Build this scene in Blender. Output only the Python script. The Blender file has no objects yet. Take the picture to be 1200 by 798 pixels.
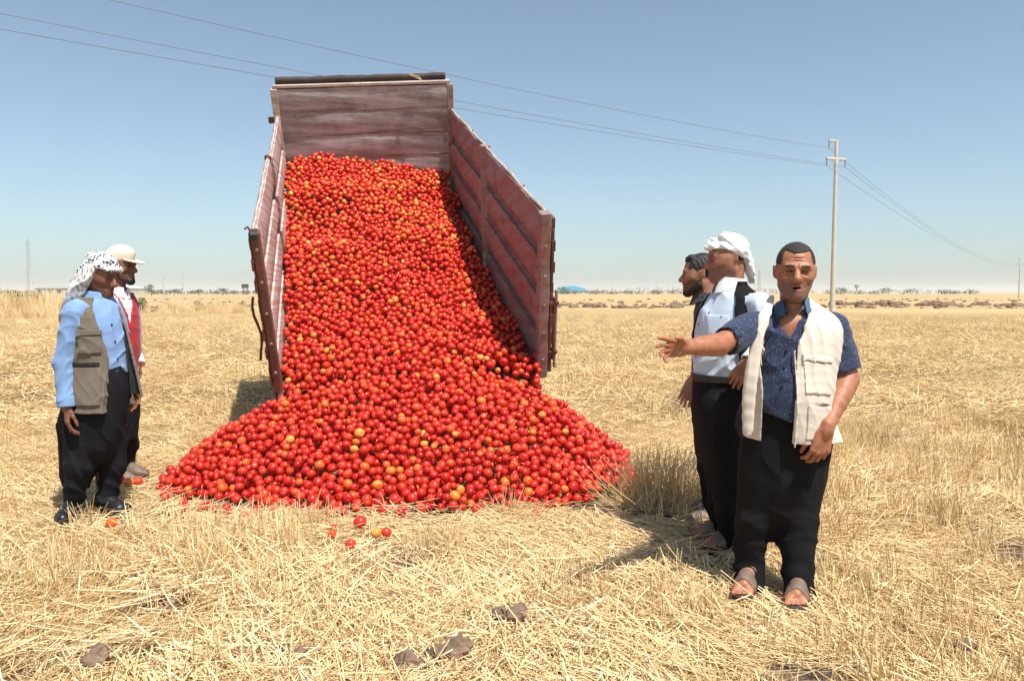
import bpy, math, random
import numpy as np
from mathutils import Vector, Matrix

random.seed(7)
RNG = np.random.default_rng(7)
R = math.radians
C = bpy.context.scene.collection
S = bpy.context.scene

# ------------------------------------------------------------------ camera
CAMZ, FPX, PITCH = 1.5, 900.0, math.atan(56 / 900.0)
cam_d = bpy.data.cameras.new('camera')
cam_d.sensor_width, cam_d.lens = 36.0, 36.0 * FPX / 1200.0
cam_d.clip_start, cam_d.clip_end = 0.05, 20000
cam = bpy.data.objects.new('camera', cam_d)
C.objects.link(cam)
cam.location = (0, 0, CAMZ)
cam.rotation_euler = (math.pi / 2 - PITCH, 0, 0)
S.camera = cam

# ------------------------------------------------------------------ light
SUN = Vector((0.30, -0.42, 1.0)).normalized()
EL, AZ = math.asin(SUN.z), math.atan2(SUN.x, SUN.y)
w = bpy.data.worlds.new('World')
S.world = w
w.use_nodes = True
nt = w.node_tree
bg = nt.nodes['Background']
sky = nt.nodes.new('ShaderNodeTexSky')
sky.sky_type = 'NISHITA'
sky.sun_disc = False
sky.sun_elevation, sky.sun_rotation = EL, AZ
sky.altitude, sky.air_density, sky.dust_density, sky.ozone_density = 500, 1.0, 1.5, 1.0
hs = nt.nodes.new('ShaderNodeHueSaturation')
hs.inputs['Saturation'].default_value = .74
nt.links.new(sky.outputs[0], hs.inputs['Color'])
tint = nt.nodes.new('ShaderNodeMix')
tint.data_type, tint.blend_type = 'RGBA', 'MULTIPLY'
tint.inputs[0].default_value = 1.0
tint.inputs[7].default_value = (.915, 1.065, 1.115, 1)
nt.links.new(hs.outputs[0], tint.inputs[6])
nt.links.new(tint.outputs[2], bg.inputs[0])
bg.inputs[1].default_value = 0.097
sl = bpy.data.lights.new('sun', 'SUN')
sl.energy, sl.angle, sl.color = 4.9, R(0.5), (1.0, 0.95, 0.86)
so = bpy.data.objects.new('sun', sl)
C.objects.link(so)
so.rotation_euler = SUN.to_track_quat('Z', 'Y').to_euler()
S.view_settings.view_transform = 'Standard'
S.view_settings.look = 'None'
S.view_settings.exposure = 0.42
S.view_settings.gamma = 1.0
S.cycles.max_bounces = 6
S.cycles.diffuse_bounces = 3
S.cycles.glossy_bounces = 2
S.cycles.volume_bounces = 1
S.cycles.transparent_max_bounces = 4

# ------------------------------------------------------------------ helpers
def at(px, py, y):
    """photo pixel -> point of the world at depth y"""
    x, z = (px - 600) / FPX, -(py - 399) / FPX
    d = np.array([x, math.cos(PITCH) + z * math.sin(PITCH), -math.sin(PITCH) + z * math.cos(PITCH)])
    return np.array([0, 0, CAMZ]) + d * (y / d[1])

def tag(o, label=None, cat=None, group=None, kind=None):
    for k, v in (('label', label), ('category', cat), ('group', group), ('kind', kind)):
        if v:
            o[k] = v
    return o

def rank(i, n):
    """place in a row counted from the left"""
    c = ('two', 'three', 'four', 'five', 'six', 'seven', 'eight', 'nine')
    if i == 0:
        return 'leftmost'
    if i == n - 1:
        return 'rightmost'
    return ('second', 'third', 'fourth', 'fifth', 'sixth', 'seventh', 'eighth', 'ninth', 'tenth')[i - 1] + ' from left'

def thing(name, label, cat, loc=(0, 0, 0), rz=0, group=None):
    o = bpy.data.objects.new(name, None)
    o.empty_display_size = 0.1
    C.objects.link(o)
    o.location, o.rotation_euler = loc, (0, 0, rz)
    return tag(o, label, cat, group)

def link(name, me, parent=None):
    o = bpy.data.objects.new(name, me)
    C.objects.link(o)
    if parent:
        o.parent = parent
    return o

def mesh_np(name, V, F, mats=(), smooth=False, mi=None, attrs=None):
    """V (n,3); F list of faces or an (m,k) array"""
    me = bpy.data.meshes.new(name)
    V = np.asarray(V, np.float32)
    if isinstance(F, np.ndarray) and len(F):
        k = F.shape[1]
        tot = np.full(len(F), k, np.int32)
        flat = F.astype(np.int32).ravel()
    else:
        tot = np.array([len(f) for f in F], np.int32)
        flat = np.array([i for f in F for i in f], np.int32)
    me.vertices.add(len(V))
    me.vertices.foreach_set('co', V.ravel())
    me.loops.add(len(flat))
    me.loops.foreach_set('vertex_index', flat)
    if len(tot):
        me.polygons.add(len(tot))
        me.polygons.foreach_set('loop_start', np.concatenate([[0], np.cumsum(tot)[:-1]]).astype(np.int32))
    for m in mats:
        me.materials.append(m)
    if mi is not None:
        me.polygons.foreach_set('material_index', np.asarray(mi, np.int32))
    me.update(calc_edges=True)
    me.polygons.foreach_set('use_smooth', np.full(len(tot), bool(smooth)))
    for n, (typ, dat) in (attrs or {}).items():
        a = me.attributes.new(n, typ, 'POINT')
        a.data.foreach_set('color' if typ == 'FLOAT_COLOR' else 'vector' if typ == 'FLOAT_VECTOR' else 'value',
                           np.asarray(dat, np.float32).ravel())
    return me

class MB:
    """collects boxes, bars, tubes and lathes into one mesh"""
    def __init__(s):
        s.V, s.F, s.sm = [], [], []
    def add(s, V, F, smooth=False):
        o = len(s.V)
        s.V += [tuple(map(float, v)) for v in V]
        s.F += [tuple(i + o for i in f) for f in F]
        s.sm += [smooth] * len(F)
    def box(s, lo, hi, M=None, bev=0.0):
        (x0, y0, z0), (x1, y1, z1) = lo, hi
        b = min(bev, (x1 - x0) / 3, (y1 - y0) / 3, (z1 - z0) / 3)
        V, F = [], []
        if b <= 0:
            V = [(x, y, z) for x in (x0, x1) for y in (y0, y1) for z in (z0, z1)]
            F = [(0, 1, 3, 2), (4, 6, 7, 5), (0, 4, 5, 1), (2, 3, 7, 6), (0, 2, 6, 4), (1, 5, 7, 3)]
        else:
            idx = {}
            for i, x in enumerate((x0, x1)):
                for j, y in enumerate((y0, y1)):
                    for k, z in enumerate((z0, z1)):
                        sx, sy, sz = (1, -1)[i], (1, -1)[j], (1, -1)[k]
                        for a, d in enumerate(((0, sy * b, sz * b), (sx * b, 0, sz * b), (sx * b, sy * b, 0))):
                            idx[i, j, k, a] = len(V)
                            V.append((x + d[0], y + d[1], z + d[2]))
            g = lambda *t: idx[t]
            for i in (0, 1):
                q = [g(i, 0, 0, 0), g(i, 1, 0, 0), g(i, 1, 1, 0), g(i, 0, 1, 0)]
                F.append(q if i else q[::-1])
                q = [g(0, i, 0, 1), g(1, i, 0, 1), g(1, i, 1, 1), g(0, i, 1, 1)]
                F.append(q[::-1] if i else q)
                q = [g(0, 0, i, 2), g(1, 0, i, 2), g(1, 1, i, 2), g(0, 1, i, 2)]
                F.append(q if i else q[::-1])
            for i in (0, 1):
                for j in (0, 1):
                    F.append([g(i, j, 0, 0), g(i, j, 1, 0), g(i, j, 1, 1), g(i, j, 0, 1)])
                    F.append([g(i, 0, j, 0), g(i, 1, j, 0), g(i, 1, j, 2), g(i, 0, j, 2)])
                    F.append([g(0, i, j, 1), g(1, i, j, 1), g(1, i, j, 2), g(0, i, j, 2)])
                    for k in (0, 1):
                        F.append([g(i, j, k, 0), g(i, j, k, 1), g(i, j, k, 2)])
        if M is not None:
            V = [tuple(M @ Vector(v)) for v in V]
        s.add(V, F)
        return s
    def tube(s, pts, rad, n=8, caps=True, smooth=True):
        pts = [Vector(tuple(map(float, p))) for p in pts]
        if not hasattr(rad, '__len__'):
            rad = [rad] * len(pts)
        V, F = [], []
        up = None
        for i, p in enumerate(pts):
            t = (pts[min(i + 1, len(pts) - 1)] - pts[max(i - 1, 0)]).normalized()
            if up is None:
                up = Vector((0, 0, 1)) if abs(t.z) < .9 else Vector((1, 0, 0))
            a = t.cross(up).normalized()
            up = a.cross(t).normalized()
            for k in range(n):
                th = 2 * math.pi * k / n
                V.append(p + (a * math.cos(th) + up * math.sin(th)) * rad[i])
        for i in range(len(pts) - 1):
            for k in range(n):
                a, b = i * n + k, i * n + (k + 1) % n
                F.append((a, a + n, b + n, b))
        s.add(V, F, smooth)
        if caps:
            s.add(V[:n], [tuple(range(n))])
            s.add(V[-n:], [tuple(range(n))[::-1]])
        return s
    def disc_lathe(s, prof, M, n=20, smooth=True):
        V = [tuple(M @ Vector((r * math.cos(2 * math.pi * k / n), r * math.sin(2 * math.pi * k / n), z)))
             for r, z in prof for k in range(n)]
        F = [(i * n + k, i * n + (k + 1) % n, (i + 1) * n + (k + 1) % n, (i + 1) * n + k)
             for i in range(len(prof) - 1) for k in range(n)]
        s.add(V, F, smooth)
        return s
    def mesh(s, name, mats):
        me = mesh_np(name, s.V, s.F, mats if isinstance(mats, (list, tuple)) else [mats])
        me.polygons.foreach_set('use_smooth', s.sm)
        if any(s.sm):
            me.set_sharp_from_angle(angle=R(42))
        return me
    def build(s, name, mats, parent=None):
        return link(name, s.mesh(name, mats), parent)

def hash3(i, j, k):
    n = (i * 374761393 + j * 668265263 + k * 2147483647 + 1013904223).astype(np.int64)
    n = (n ^ (n >> 13)) * 1274126177 & 0x7fffffff
    return ((n ^ (n >> 16)) & 0xffff) / 65535.0

def vnoise(P, f=1.0, seed=0):
    """value noise, 0..1, of an (n,3) or (n,2) array"""
    P = np.asarray(P, np.float64) * f
    if P.shape[1] == 2:
        P = np.c_[P, np.zeros(len(P))]
    I = np.floor(P).astype(np.int64)
    t = P - I
    t = t * t * (3 - 2 * t)
    r = 0
    for a in (0, 1):
        for b in (0, 1):
            for c in (0, 1):
                wgt = (t[:, 0] if a else 1 - t[:, 0]) * (t[:, 1] if b else 1 - t[:, 1]) * (t[:, 2] if c else 1 - t[:, 2])
                r = r + wgt * hash3(I[:, 0] + a + seed * 17, I[:, 1] + b, I[:, 2] + c)
    return r

def fbm(P, f=1.0, seed=0, o=3):
    return sum(vnoise(P, f * 2 ** i, seed + i) * .5 ** i for i in range(o)) / sum(.5 ** i for i in range(o))

# ------------------------------------------------------------------ materials
def nodes(name):
    m = bpy.data.materials.new(name)
    m.use_nodes = True
    t = m.node_tree
    return m, t, t.nodes['Principled BSDF']

def N(t, typ, **kw):
    n = t.nodes.new('ShaderNode' + typ)
    for k, v in kw.items():
        if k.startswith('i_'):
            key = k[2:]
            n.inputs[int(key) if key.isdigit() else key.replace('_', ' ')].default_value = v
        else:
            setattr(n, k, v)
    return n

def ramp(t, fac, stops, interp='LINEAR'):
    n = t.nodes.new('ShaderNodeValToRGB')
    n.color_ramp.interpolation = interp
    e = n.color_ramp.elements
    e[0].position, e[0].color = stops[0][0], (*stops[0][1], 1)
    e[1].position, e[1].color = stops[-1][0], (*stops[-1][1], 1)
    for p, c in stops[1:-1]:
        x = e.new(p)
        x.color = (*c, 1)
    t.links.new(fac, n.inputs[0])
    return n.outputs[0]

def noise(t, scale, detail=3, rough=.55, vec=None, mapscale=None, coord='Object'):
    tc = N(t, 'TexCoord')
    v = vec or tc.outputs[coord]
    if mapscale:
        mp = N(t, 'Mapping')
        mp.inputs['Scale'].default_value = mapscale
        t.links.new(v, mp.inputs[0])
        v = mp.outputs[0]
    n = N(t, 'TexNoise')
    n.inputs['Scale'].default_value, n.inputs['Detail'].default_value, n.inputs['Roughness'].default_value = scale, detail, rough
    t.links.new(v, n.inputs['Vector'])
    return n.outputs[0]

def mixc(t, fac, a, b, mode='MIX'):
    n = N(t, 'Mix', data_type='RGBA', blend_type=mode)
    for sock, v in ((n.inputs[0], fac), (n.inputs[6], a), (n.inputs[7], b)):
        if isinstance(v, (int, float)):
            sock.default_value = v
        elif isinstance(v, tuple):
            sock.default_value = (*v, 1)
        else:
            t.links.new(v, sock)
    return n.outputs[2]

def bump(t, b, h, strength=.3, dist=.01):
    n = N(t, 'Bump')
    n.inputs['Strength'].default_value, n.inputs['Distance'].default_value = strength, dist
    t.links.new(h, n.inputs['Height'])
    t.links.new(n.outputs[0], b.inputs['Normal'])

def plain(name, col, rough=.7, var=.25, scale=8, metal=0, bscale=60, bstr=.15):
    m, t, b = nodes(name)
    n = noise(t, scale, 4)
    c = ramp(t, n, [(.3, tuple(x * (1 - var) for x in col)), (.7, tuple(min(1, x * (1 + var)) for x in col))])
    t.links.new(c, b.inputs['Base Color'])
    b.inputs['Roughness'].default_value, b.inputs['Metallic'].default_value = rough, metal
    if bstr:
        bump(t, b, noise(t, bscale, 3), bstr, .004)
    return m

def cloth(name, col, var=.12, rough=.9, weave=350, bstr=.25, sheen=.15):
    m, t, b = nodes(name)
    n = noise(t, 14, 4, .6)
    c = ramp(t, n, [(.3, tuple(x * (1 - var) for x in col)), (.7, tuple(min(1, x * (1 + var)) for x in col))])
    t.links.new(c, b.inputs['Base Color'])
    b.inputs['Roughness'].default_value = rough
    b.inputs['Specular IOR Level'].default_value = .2
    b.inputs['Sheen Weight'].default_value = sheen
    bump(t, b, noise(t, weave, 2), bstr, .002)
    return m
# ================================================================== SETTING
def gz(x, y):
    """height of the field"""
    x, y = np.asarray(x, float), np.asarray(y, float)
    P = np.stack([x.ravel(), y.ravel()], 1)
    d = np.hypot(P[:, 0], P[:, 1])
    fade = np.clip(1 - (d - 14) / 50, 0, 1)
    z = (fbm(P, 1.1, 3, 3) - .5) * .07 * fade + (vnoise(P, 7, 9) - .5) * .022 * fade
    z += (vnoise(P, .012, 5) - .5) * .5 * np.clip((d - 60) / 200, 0, 1) * np.clip(1 - (d - 600) / 600, 0, 1)
    return (z - .012).reshape(x.shape)

def graded(a, b, h, far, g=1.13):
    v = list(np.arange(a, b + h / 2, h))
    st = h
    while v[-1] < far:
        st *= g
        v.append(v[-1] + st)
    lo = []
    st, p = h, a
    while p > -far:
        st *= g
        p -= st
        lo.append(p)
    return np.array(lo[::-1] + v)

gx, gy = graded(-6, 6, .075, 9000, 1.17), graded(2.4, 9.5, .075, 9000, 1.17)
GX, GY = np.meshgrid(gx, gy, indexing='ij')
GV = np.stack([GX, GY, gz(GX, GY)], -1).reshape(-1, 3)
ii, jj = np.meshgrid(np.arange(len(gx) - 1), np.arange(len(gy) - 1), indexing='ij')
q = (ii * len(gy) + jj).ravel()
GF = np.stack([q, q + len(gy), q + len(gy) + 1, q + 1], 1)

def bareness(P, lim=.545):
    """0 where straw covers the earth, 1 where it lies open"""
    P = np.asarray(P)[:, :2]
    n = fbm(P * np.array([.75, 1.3]), 2.3, 81, 3)
    m = vnoise(P, .45, 83)
    return np.clip((n + .22 * (m - .5) - lim) / .05, 0, 1)
BARE = bareness(GV)
m_ground, t, b = nodes('stubble_ground')
tc = N(t, 'TexCoord')
n1 = noise(t, 1.3, 6, .62)                       # patches of litter and of bare earth
n2 = noise(t, 26, 5, .7, mapscale=(1, .55, 1))    # matted straw
n3 = noise(t, .35, 4, .6, mapscale=(.35, 1.6, 1)) # bands left by the harvester
n4 = noise(t, .02, 5, .55, mapscale=(.4, 2.2, 1))
straw = ramp(t, n2, [(.34, (.085, .052, .028)), (.5, (.24, .15, .07)), (.68, (.42, .285, .13))])
straw = mixc(t, ramp(t, n3, [(.38, (0, 0, 0)), (.62, (1, 1, 1))]), straw, mixc(t, .5, straw, (.60, .41, .17)))
soil = ramp(t, n2, [(.35, (.070, .046, .034)), (.7, (.20, .14, .10))])
mask = ramp(t, n1, [(.34, (1, 1, 1)), (.44, (0, 0, 0))])
ba = N(t, 'Attribute', attribute_name='bare')
mask = mixc(t, 1.0, mixc(t, .35, (0, 0, 0), mask), ba.outputs['Color'], 'ADD')
col = mixc(t, mask, straw, soil)
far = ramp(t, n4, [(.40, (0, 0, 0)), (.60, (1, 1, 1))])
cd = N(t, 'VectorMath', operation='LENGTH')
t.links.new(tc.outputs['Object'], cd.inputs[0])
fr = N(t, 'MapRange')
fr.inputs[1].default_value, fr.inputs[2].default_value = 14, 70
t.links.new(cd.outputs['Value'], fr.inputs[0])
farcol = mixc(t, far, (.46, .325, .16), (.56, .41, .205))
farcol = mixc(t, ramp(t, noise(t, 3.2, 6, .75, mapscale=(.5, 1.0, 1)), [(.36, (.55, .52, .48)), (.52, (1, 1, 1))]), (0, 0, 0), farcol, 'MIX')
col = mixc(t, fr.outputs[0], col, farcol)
t.links.new(col, b.inputs['Base Color'])
b.inputs['Roughness'].default_value = .95
b.inputs['Specular IOR Level'].default_value = .1
bump(t, b, n2, .6, .03)
g = link('ground', mesh_np('ground', GV, GF, [m_ground], True, attrs={'bare': ('FLOAT', BARE)}))
tag(g, kind='structure')

# ================================================================== TIPPER TRUCK
def Rm(yaw, pitch, roll):
    return (Matrix.Rotation(yaw, 3, 'Z') @ Matrix.Rotation(roll, 3, 'Y') @ Matrix.Rotation(pitch, 3, 'X'))
BED_O = Vector((-0.89, 7.025, 0.679))
BED_R = Rm(0.217, 0.396, -0.087)
BED = Matrix.Translation(BED_O) @ BED_R.to_4x4()
TR = Matrix.Translation((BED_O.x, BED_O.y, 0)) @ Matrix.Rotation(0.217, 4, 'Z')
BM = TR.inverted() @ BED                                  # bed frame -> truck frame
BW, BL, BH, HH = 1.2, 5.053, 1.527, 1.922                 # half width, length, side height, headboard height

def paint(name, base, worn, rust=(.10, .045, .025), amt=.5, streak=(1, 14, 14), rough=.6):
    m, t, b = nodes(name)
    s = noise(t, 1.6, 6, .7, mapscale=streak)
    f = noise(t, 5, 6, .65)
    sp = noise(t, 38, 4, .7)
    c = mixc(t, ramp(t, s, [(.42, (0, 0, 0)), (.60, (1, 1, 1))]), base, worn)
    c = mixc(t, ramp(t, f, [(.5, (0, 0, 0)), (.5 + .26 / max(amt, .05), (1, 1, 1))]), c, rust)
    c = mixc(t, ramp(t, sp, [(.62, (0, 0, 0)), (.70, (1, 1, 1))]), c, (.045, .035, .03))
    t.links.new(c, b.inputs['Base Color'])
    b.inputs['Roughness'].default_value = rough
    bump(t, b, sp, .35, .006)
    return m

m_head = paint('weathered_headboard_paint', (.27, .225, .215), (.50, .48, .465), amt=.5, streak=(.5, 1, 5))
m_red = paint('worn_red_paint', (.31, .145, .118), (.31, .26, .245), amt=.75, streak=(1, .4, 7))
m_groove = paint('bare_grey_steel', (.105, .10, .11), (.20, .175, .175), amt=.35, streak=(1, .3, 9))
m_side = paint('sun_bleached_paint', (.44, .25, .22), (.60, .55, .51), amt=.4, streak=(1, .12, 14))
m_rust = paint('rusty_steel', (.12, .05, .035), (.20, .075, .05), amt=.8, streak=(1, 1, 1), rough=.8)
m_pale = paint('chipped_cream_and_sunlit_edge', (.55, .49, .42), (.36, .26, .22), amt=.5)
m_tarp = plain('dark_tarpaulin', (.045, .03, .027), .8, .4, 6, 0, 25, .5)
m_black = plain('black_chassis_paint', (.03, .03, .032), .6)
m_rubber = plain('tyre_rubber', (.025, .024, .023), .9)
m_rim = plain('dusty_rim', (.30, .28, .25), .6, .3, 8, .5)
m_glass, t, b = nodes('cab_glass')
b.inputs['Base Color'].default_value = (.03, .04, .045, 1)
b.inputs['Roughness'].default_value = .06
m_rope = plain('old_rope', (.42, .32, .18), .95)

truck = thing('tipper_truck', 'worn red tipper truck with its bed raised pouring out tomatoes', 'truck', TR.to_translation(), 0.217)
# floor
mb = MB().box((-BW, 0.0, -.11), (BW, BL, -.03), BM, .01)
for k in range(9):
    mb.box((-BW + .02, .25 + k * .55, -.22), (BW - .02, .33 + k * .55, -.112), BM)
mb.build('bed_floor', m_rust, truck)

def slab(lo, hi, M, seed, bul=.012, wav=.008):
    """a dented sheet-metal plank; lo/hi in bed frame; the face looks along the thinnest axis"""
    r = random.Random(seed)
    d = [hi[i] - lo[i] for i in range(3)]
    ax = d.index(min(d))
    lng = max(range(3), key=lambda i: d[i])
    oth = 3 - ax - lng
    n = max(3, int(d[lng] / .28))
    m = 4
    V, F = [], []
    ph = r.random() * 6
    for side in (0, 1):
        for i in range(n + 1):
            for j in range(m + 1):
                p = [0, 0, 0]
                u, v = i / n, j / m
                p[lng] = lo[lng] + d[lng] * u
                p[oth] = lo[oth] + d[oth] * v + wav * .6 * math.sin(u * 9 + ph)
                e = (0 if j in (0, m) else 1)
                p[ax] = (lo[ax], hi[ax])[side] + (1 if side else -1) * bul * e + wav * math.sin(u * 7 + ph) * e + wav * .6 * r.uniform(-1, 1) * e
                V.append(tuple(M @ Vector(p)))
    q = (n + 1) * (m + 1)
    ix = lambda s, i, j: s * q + i * (m + 1) + j
    for i in range(n):
        for j in range(m):
            F.append((ix(0, i, j), ix(0, i, j + 1), ix(0, i + 1, j + 1), ix(0, i + 1, j)))
            F.append((ix(1, i, j), ix(1, i + 1, j), ix(1, i + 1, j + 1), ix(1, i, j + 1)))
        F.append((ix(0, i, 0), ix(0, i + 1, 0), ix(1, i + 1, 0), ix(1, i, 0)))
        F.append((ix(0, i, m), ix(1, i, m), ix(1, i + 1, m), ix(0, i + 1, m)))
    for j in range(m):
        F.append((ix(0, 0, j), ix(1, 0, j), ix(1, 0, j + 1), ix(0, 0, j + 1)))
        F.append((ix(0, n, j), ix(0, n, j + 1), ix(1, n, j + 1), ix(1, n, j)))
    flip = (ax, lng) in ((0, 2), (1, 0), (2, 1))
    if flip:
        F = [f[::-1] for f in F]
    s = MB()
    s.add(V, F, True)
    return s

# headboard: backing sheet, five planks, cream rail, rolled tarpaulin, corner posts
hb = MB().box((-BW, BL + .035, -.1), (BW, BL + .075, HH - .01), BM).build('headboard', m_groove, truck)
zz = [-.08, .24, .57, .90, 1.235, 1.565, 1.875]
for k in range(6):
    slab((-BW + .045, BL - .006, zz[k] + .012), (BW - .045, BL + .032, zz[k + 1] - .012), BM, k).build('plank', m_head, hb)
    if k:
        MB().box((-BW + .045, BL - .016, zz[k] - .010), (BW - .045, BL + .033, zz[k] + .010), BM).build('seam_strip', m_red, hb)
MB().box((-BW - .01, BL - .02, HH - .045), (BW + .01, BL + .12, HH + .0), BM, .008).build('top_rail', m_pale, hb)
tp = [BM @ Vector((-BW + .03 + 2.32 * i / 24, BL + .075 + .002 * math.sin(i * 1.7), HH + .045 + .003 * math.sin(i * .9))) for i in range(25)]
MB().tube(tp, [.047 + .003 * math.sin(i * 2.3) for i in range(25)], 10).build('tarpaulin_roll', m_tarp, hb)
rp = [BM @ Vector((.72 + .075 * math.cos(a) * (1 + .06 * a), BL - .03 - .01 * a, HH + .01 + .09 * abs(math.sin(a * .55)))) for a in np.linspace(0, 5.6, 18)]
MB().tube(rp, .009, 6).build('rope', m_rope, hb)
for s in (-1, 1):
    MB().box((s * BW - .045, BL - .03, -.1), (s * BW + .045, BL + .1, HH - .05), BM, .008).build('corner_post', m_pale if s < 0 else m_red, hb)
MB().box((-BW - .12, BL - .0, 1.42), (-BW - .046, BL + .05, 1.50), BM, .006).build('bracket', m_rust, hb)

# side walls: two panels each of four planks on a recessed sheet, posts, top edge
PY = 2.62
PLK = [(-.06, .25), (.38, .66), (.80, 1.06), (1.19, 1.50)]
for s in (-1, 1):
    mat = m_side if s < 0 else m_red
    x = s * BW
    wall = MB()
    for (y0, y1, off) in ((.06, PY - .05, .0), (PY + .05, BL - .035, -.025 if s < 0 else 0)):
        xo = x + s * (off + .02)
        wall.box((min(xo, xo + s * .025), y0, -.1), (max(xo, xo + s * .025), y1, BH - .03), BM)
    wall = wall.build('side_wall', m_groove, truck)
    for (y0, y1, off, dz) in ((.06, PY - .05, .0, .0), (PY + .05, BL - .035, -.025 if s < 0 else 0, .0)):
        xo = x + s * off
        for k, (z0, z1) in enumerate(PLK):
            slab((min(xo - s * .004, xo + s * .018), y0 + .004, z0), (max(xo - s * .004, xo + s * .018), y1 - .004, z1), BM, 20 + k + s, .009, .006).build('plank', mat, wall)
        e = MB()
        n = 14
        pts = [BM @ Vector((xo + s * (.02 + .004 * math.sin(i * 2.1)), y0 + (y1 - y0) * i / n, BH - .012 + .007 * math.sin(i * .9 + s))) for i in range(n + 1)]
        e.tube(pts, .015, 6).build('top_rail', m_pale, wall)  # pale colour paints in the sunlit top edge of the side wall
    MB().box((x - (.05 if s < 0 else .045), PY - .03, -.1), (x + (.0 if s < 0 else .065), PY + .03, BH + .015), BM, .01).build('post', m_rust if s < 0 else m_red, wall)
    for k in range(7 if s > 0 else 0):
        y0 = .45 + k * .68
        if abs(y0 - PY) > .2:
            ob_ = 0
            lo, hi = sorted((x + s * (ob_ + .047), x + s * (ob_ + .10)))
            MB().box((lo, y0 - .03, -.1), (hi, y0 + .03, BH - .05), BM, .006).build('rib', m_red, wall)
    # rear post with its rusty outer channel, bolts and locking bar
    low = .075 if s < 0 else -.085
    MB().box((x - (.035 if s < 0 else .05), -.05, low), (x + (.035 if s < 0 else .05), .055, BH + .01), BM, .01).build('post', m_rust if s < 0 else m_red, wall)
    o = MB()
    for k in range(15):
        z0 = low + .06 + k * (BH - low - .1) / 15
        dx = .007 * math.sin(k * 2.7)
        lo, hi = sorted((x + s * (.055 if s > 0 else .038), x + s * ((.085 if s > 0 else .055) + dx)))
        o.box((lo, -.045 + .01 * math.sin(k), z0), (hi, .05, z0 + (BH - low - .1) / 15 - .001), BM, .002)
    o.build('rust_flange', m_rust, wall)
    bl = MB()
    for k in range(5):
        bl.disc_lathe([(0.0, -.012), (.012, -.012), (.014, 0), (0.014, .01)], BM @ Matrix.Translation((x, -.052, low + .2 + k * .28)) @ Matrix.Rotation(math.pi / 2, 4, 'X') @ Matrix.Rotation(math.pi, 4, 'X'), 8)
    bl.build('bolt', m_rim, wall)['kind'] = 'stuff'
    if s > 0:
        bar = MB().box((x + .09, -.05, .10), (x + .115, -.01, .74), BM, .005)
        bar.build('locking_bar', m_rust, wall)
        MB().box((x + .118, -.02, .0), (x + .138, .02, .80), BM, .005).build('locking_bar', m_pale, wall)
        for z0 in (.16, .66):
            MB().box((x + .05, -.05, z0), (x + .142, .03, z0 + .04), BM, .006).build('hinge', m_rust, wall)
    else:
        pts = [BM @ Vector((x - .10 - .02 * math.sin(i * 1.1), .06, .95 - i * .085)) for i in range(8)]
        MB().tube(pts, .012, 6).build('chain', m_rust, wall)
        MB().box((x - .05, -.055, BH - .06), (x + .03, .06, BH + .02), BM, .02).build('post_cap', m_black, wall)
        MB().tube([BM @ Vector(p) for p in ((x - .03, .0, BH + .01), (x - .05, .0, BH + .05), (x - .075, .01, BH + .03))], .009, 6).build('hook', m_rust, wall)

# chassis, wheels and cab under and behind the raised bed
for sx in (-.45, .45):
    MB().box((sx - .04, .9, .72), (sx + .04, 7.4, .94), None, .01).build('chassis_rail', m_black, truck)
mb = MB()
for y in (1.0, 2.6, 4.2, 5.8):
    mb.box((-.41, y, .76), (.41, y + .1, .9))
mb.build('crossmember', m_black, truck)['kind'] = 'stuff'
MB().tube([(-1.0, 1.75, .5), (1.0, 1.75, .5)], .07, 10).build('rear_axle', m_black, truck)
a, c = Vector((0, 4.6, .9)), BM @ Vector((0, 4.3, -.2))
MB().tube([a, a.lerp(c, .5)], .10, 12).tube([a.lerp(c, .45), a.lerp(c, .75)], .08, 12).tube([a.lerp(c, .7), c], .06, 12).build('hydraulic_ram', m_black, truck)
tyre_prof = [(.29, -.13), (.42, -.14), (.485, -.12), (.50, -.07), (.50, .07), (.485, .12), (.42, .14), (.29, .13), (.29, -.13)]
rim_prof = [(0.0, .02), (.10, .02), (.12, .06), (.2, .03), (.27, .09), (.30, .12), (.30, -.12), (.2, -.1), (0, -.1)]
tyre_me = rim_me = None
for (x, y, s) in ((-.98, 1.75, -1), (-.68, 1.75, -1), (.98, 1.75, 1), (.68, 1.75, 1), (-.95, 6.4, -1), (.95, 6.4, 1)):
    M = Matrix.Translation((x, y, .5)) @ Matrix.Rotation(s * math.pi / 2, 4, 'Y')
    wh = MB().disc_lathe(tyre_prof, M, 32).build('wheel', m_rubber, truck)
    MB().disc_lathe(rim_prof, M, 24).build('rim', m_rim, wh)
cab = MB()
for sec in ((5.75, .95), ):
    prof = [(5.7, .75), (5.7, 2.45), (5.85, 2.62), (6.9, 2.62), (7.25, 1.75), (7.45, 1.6), (7.5, .75)]
    V = [(sx * 1.08, y, z) for sx in (-1, 1) for y, z in prof]
    n = len(prof)
    cab.add(V, [tuple(range(n)), tuple(range(2 * n - 1, n - 1, -1))] + [(i, i + n, (i + 1) % n + n, (i + 1) % n) for i in range(n)])
cab = cab.build('cab', m_red, truck)
MB().box((-.7, 5.68, 1.7), (.7, 5.70, 2.3)).build('rear_window', m_glass, cab)
for s in (-1, 1):
    lo, hi = sorted((s * 1.075, s * 1.09))
    MB().box((lo, 5.95, 1.75), (hi, 6.85, 2.35)).build('side_window', m_glass, cab)

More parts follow.
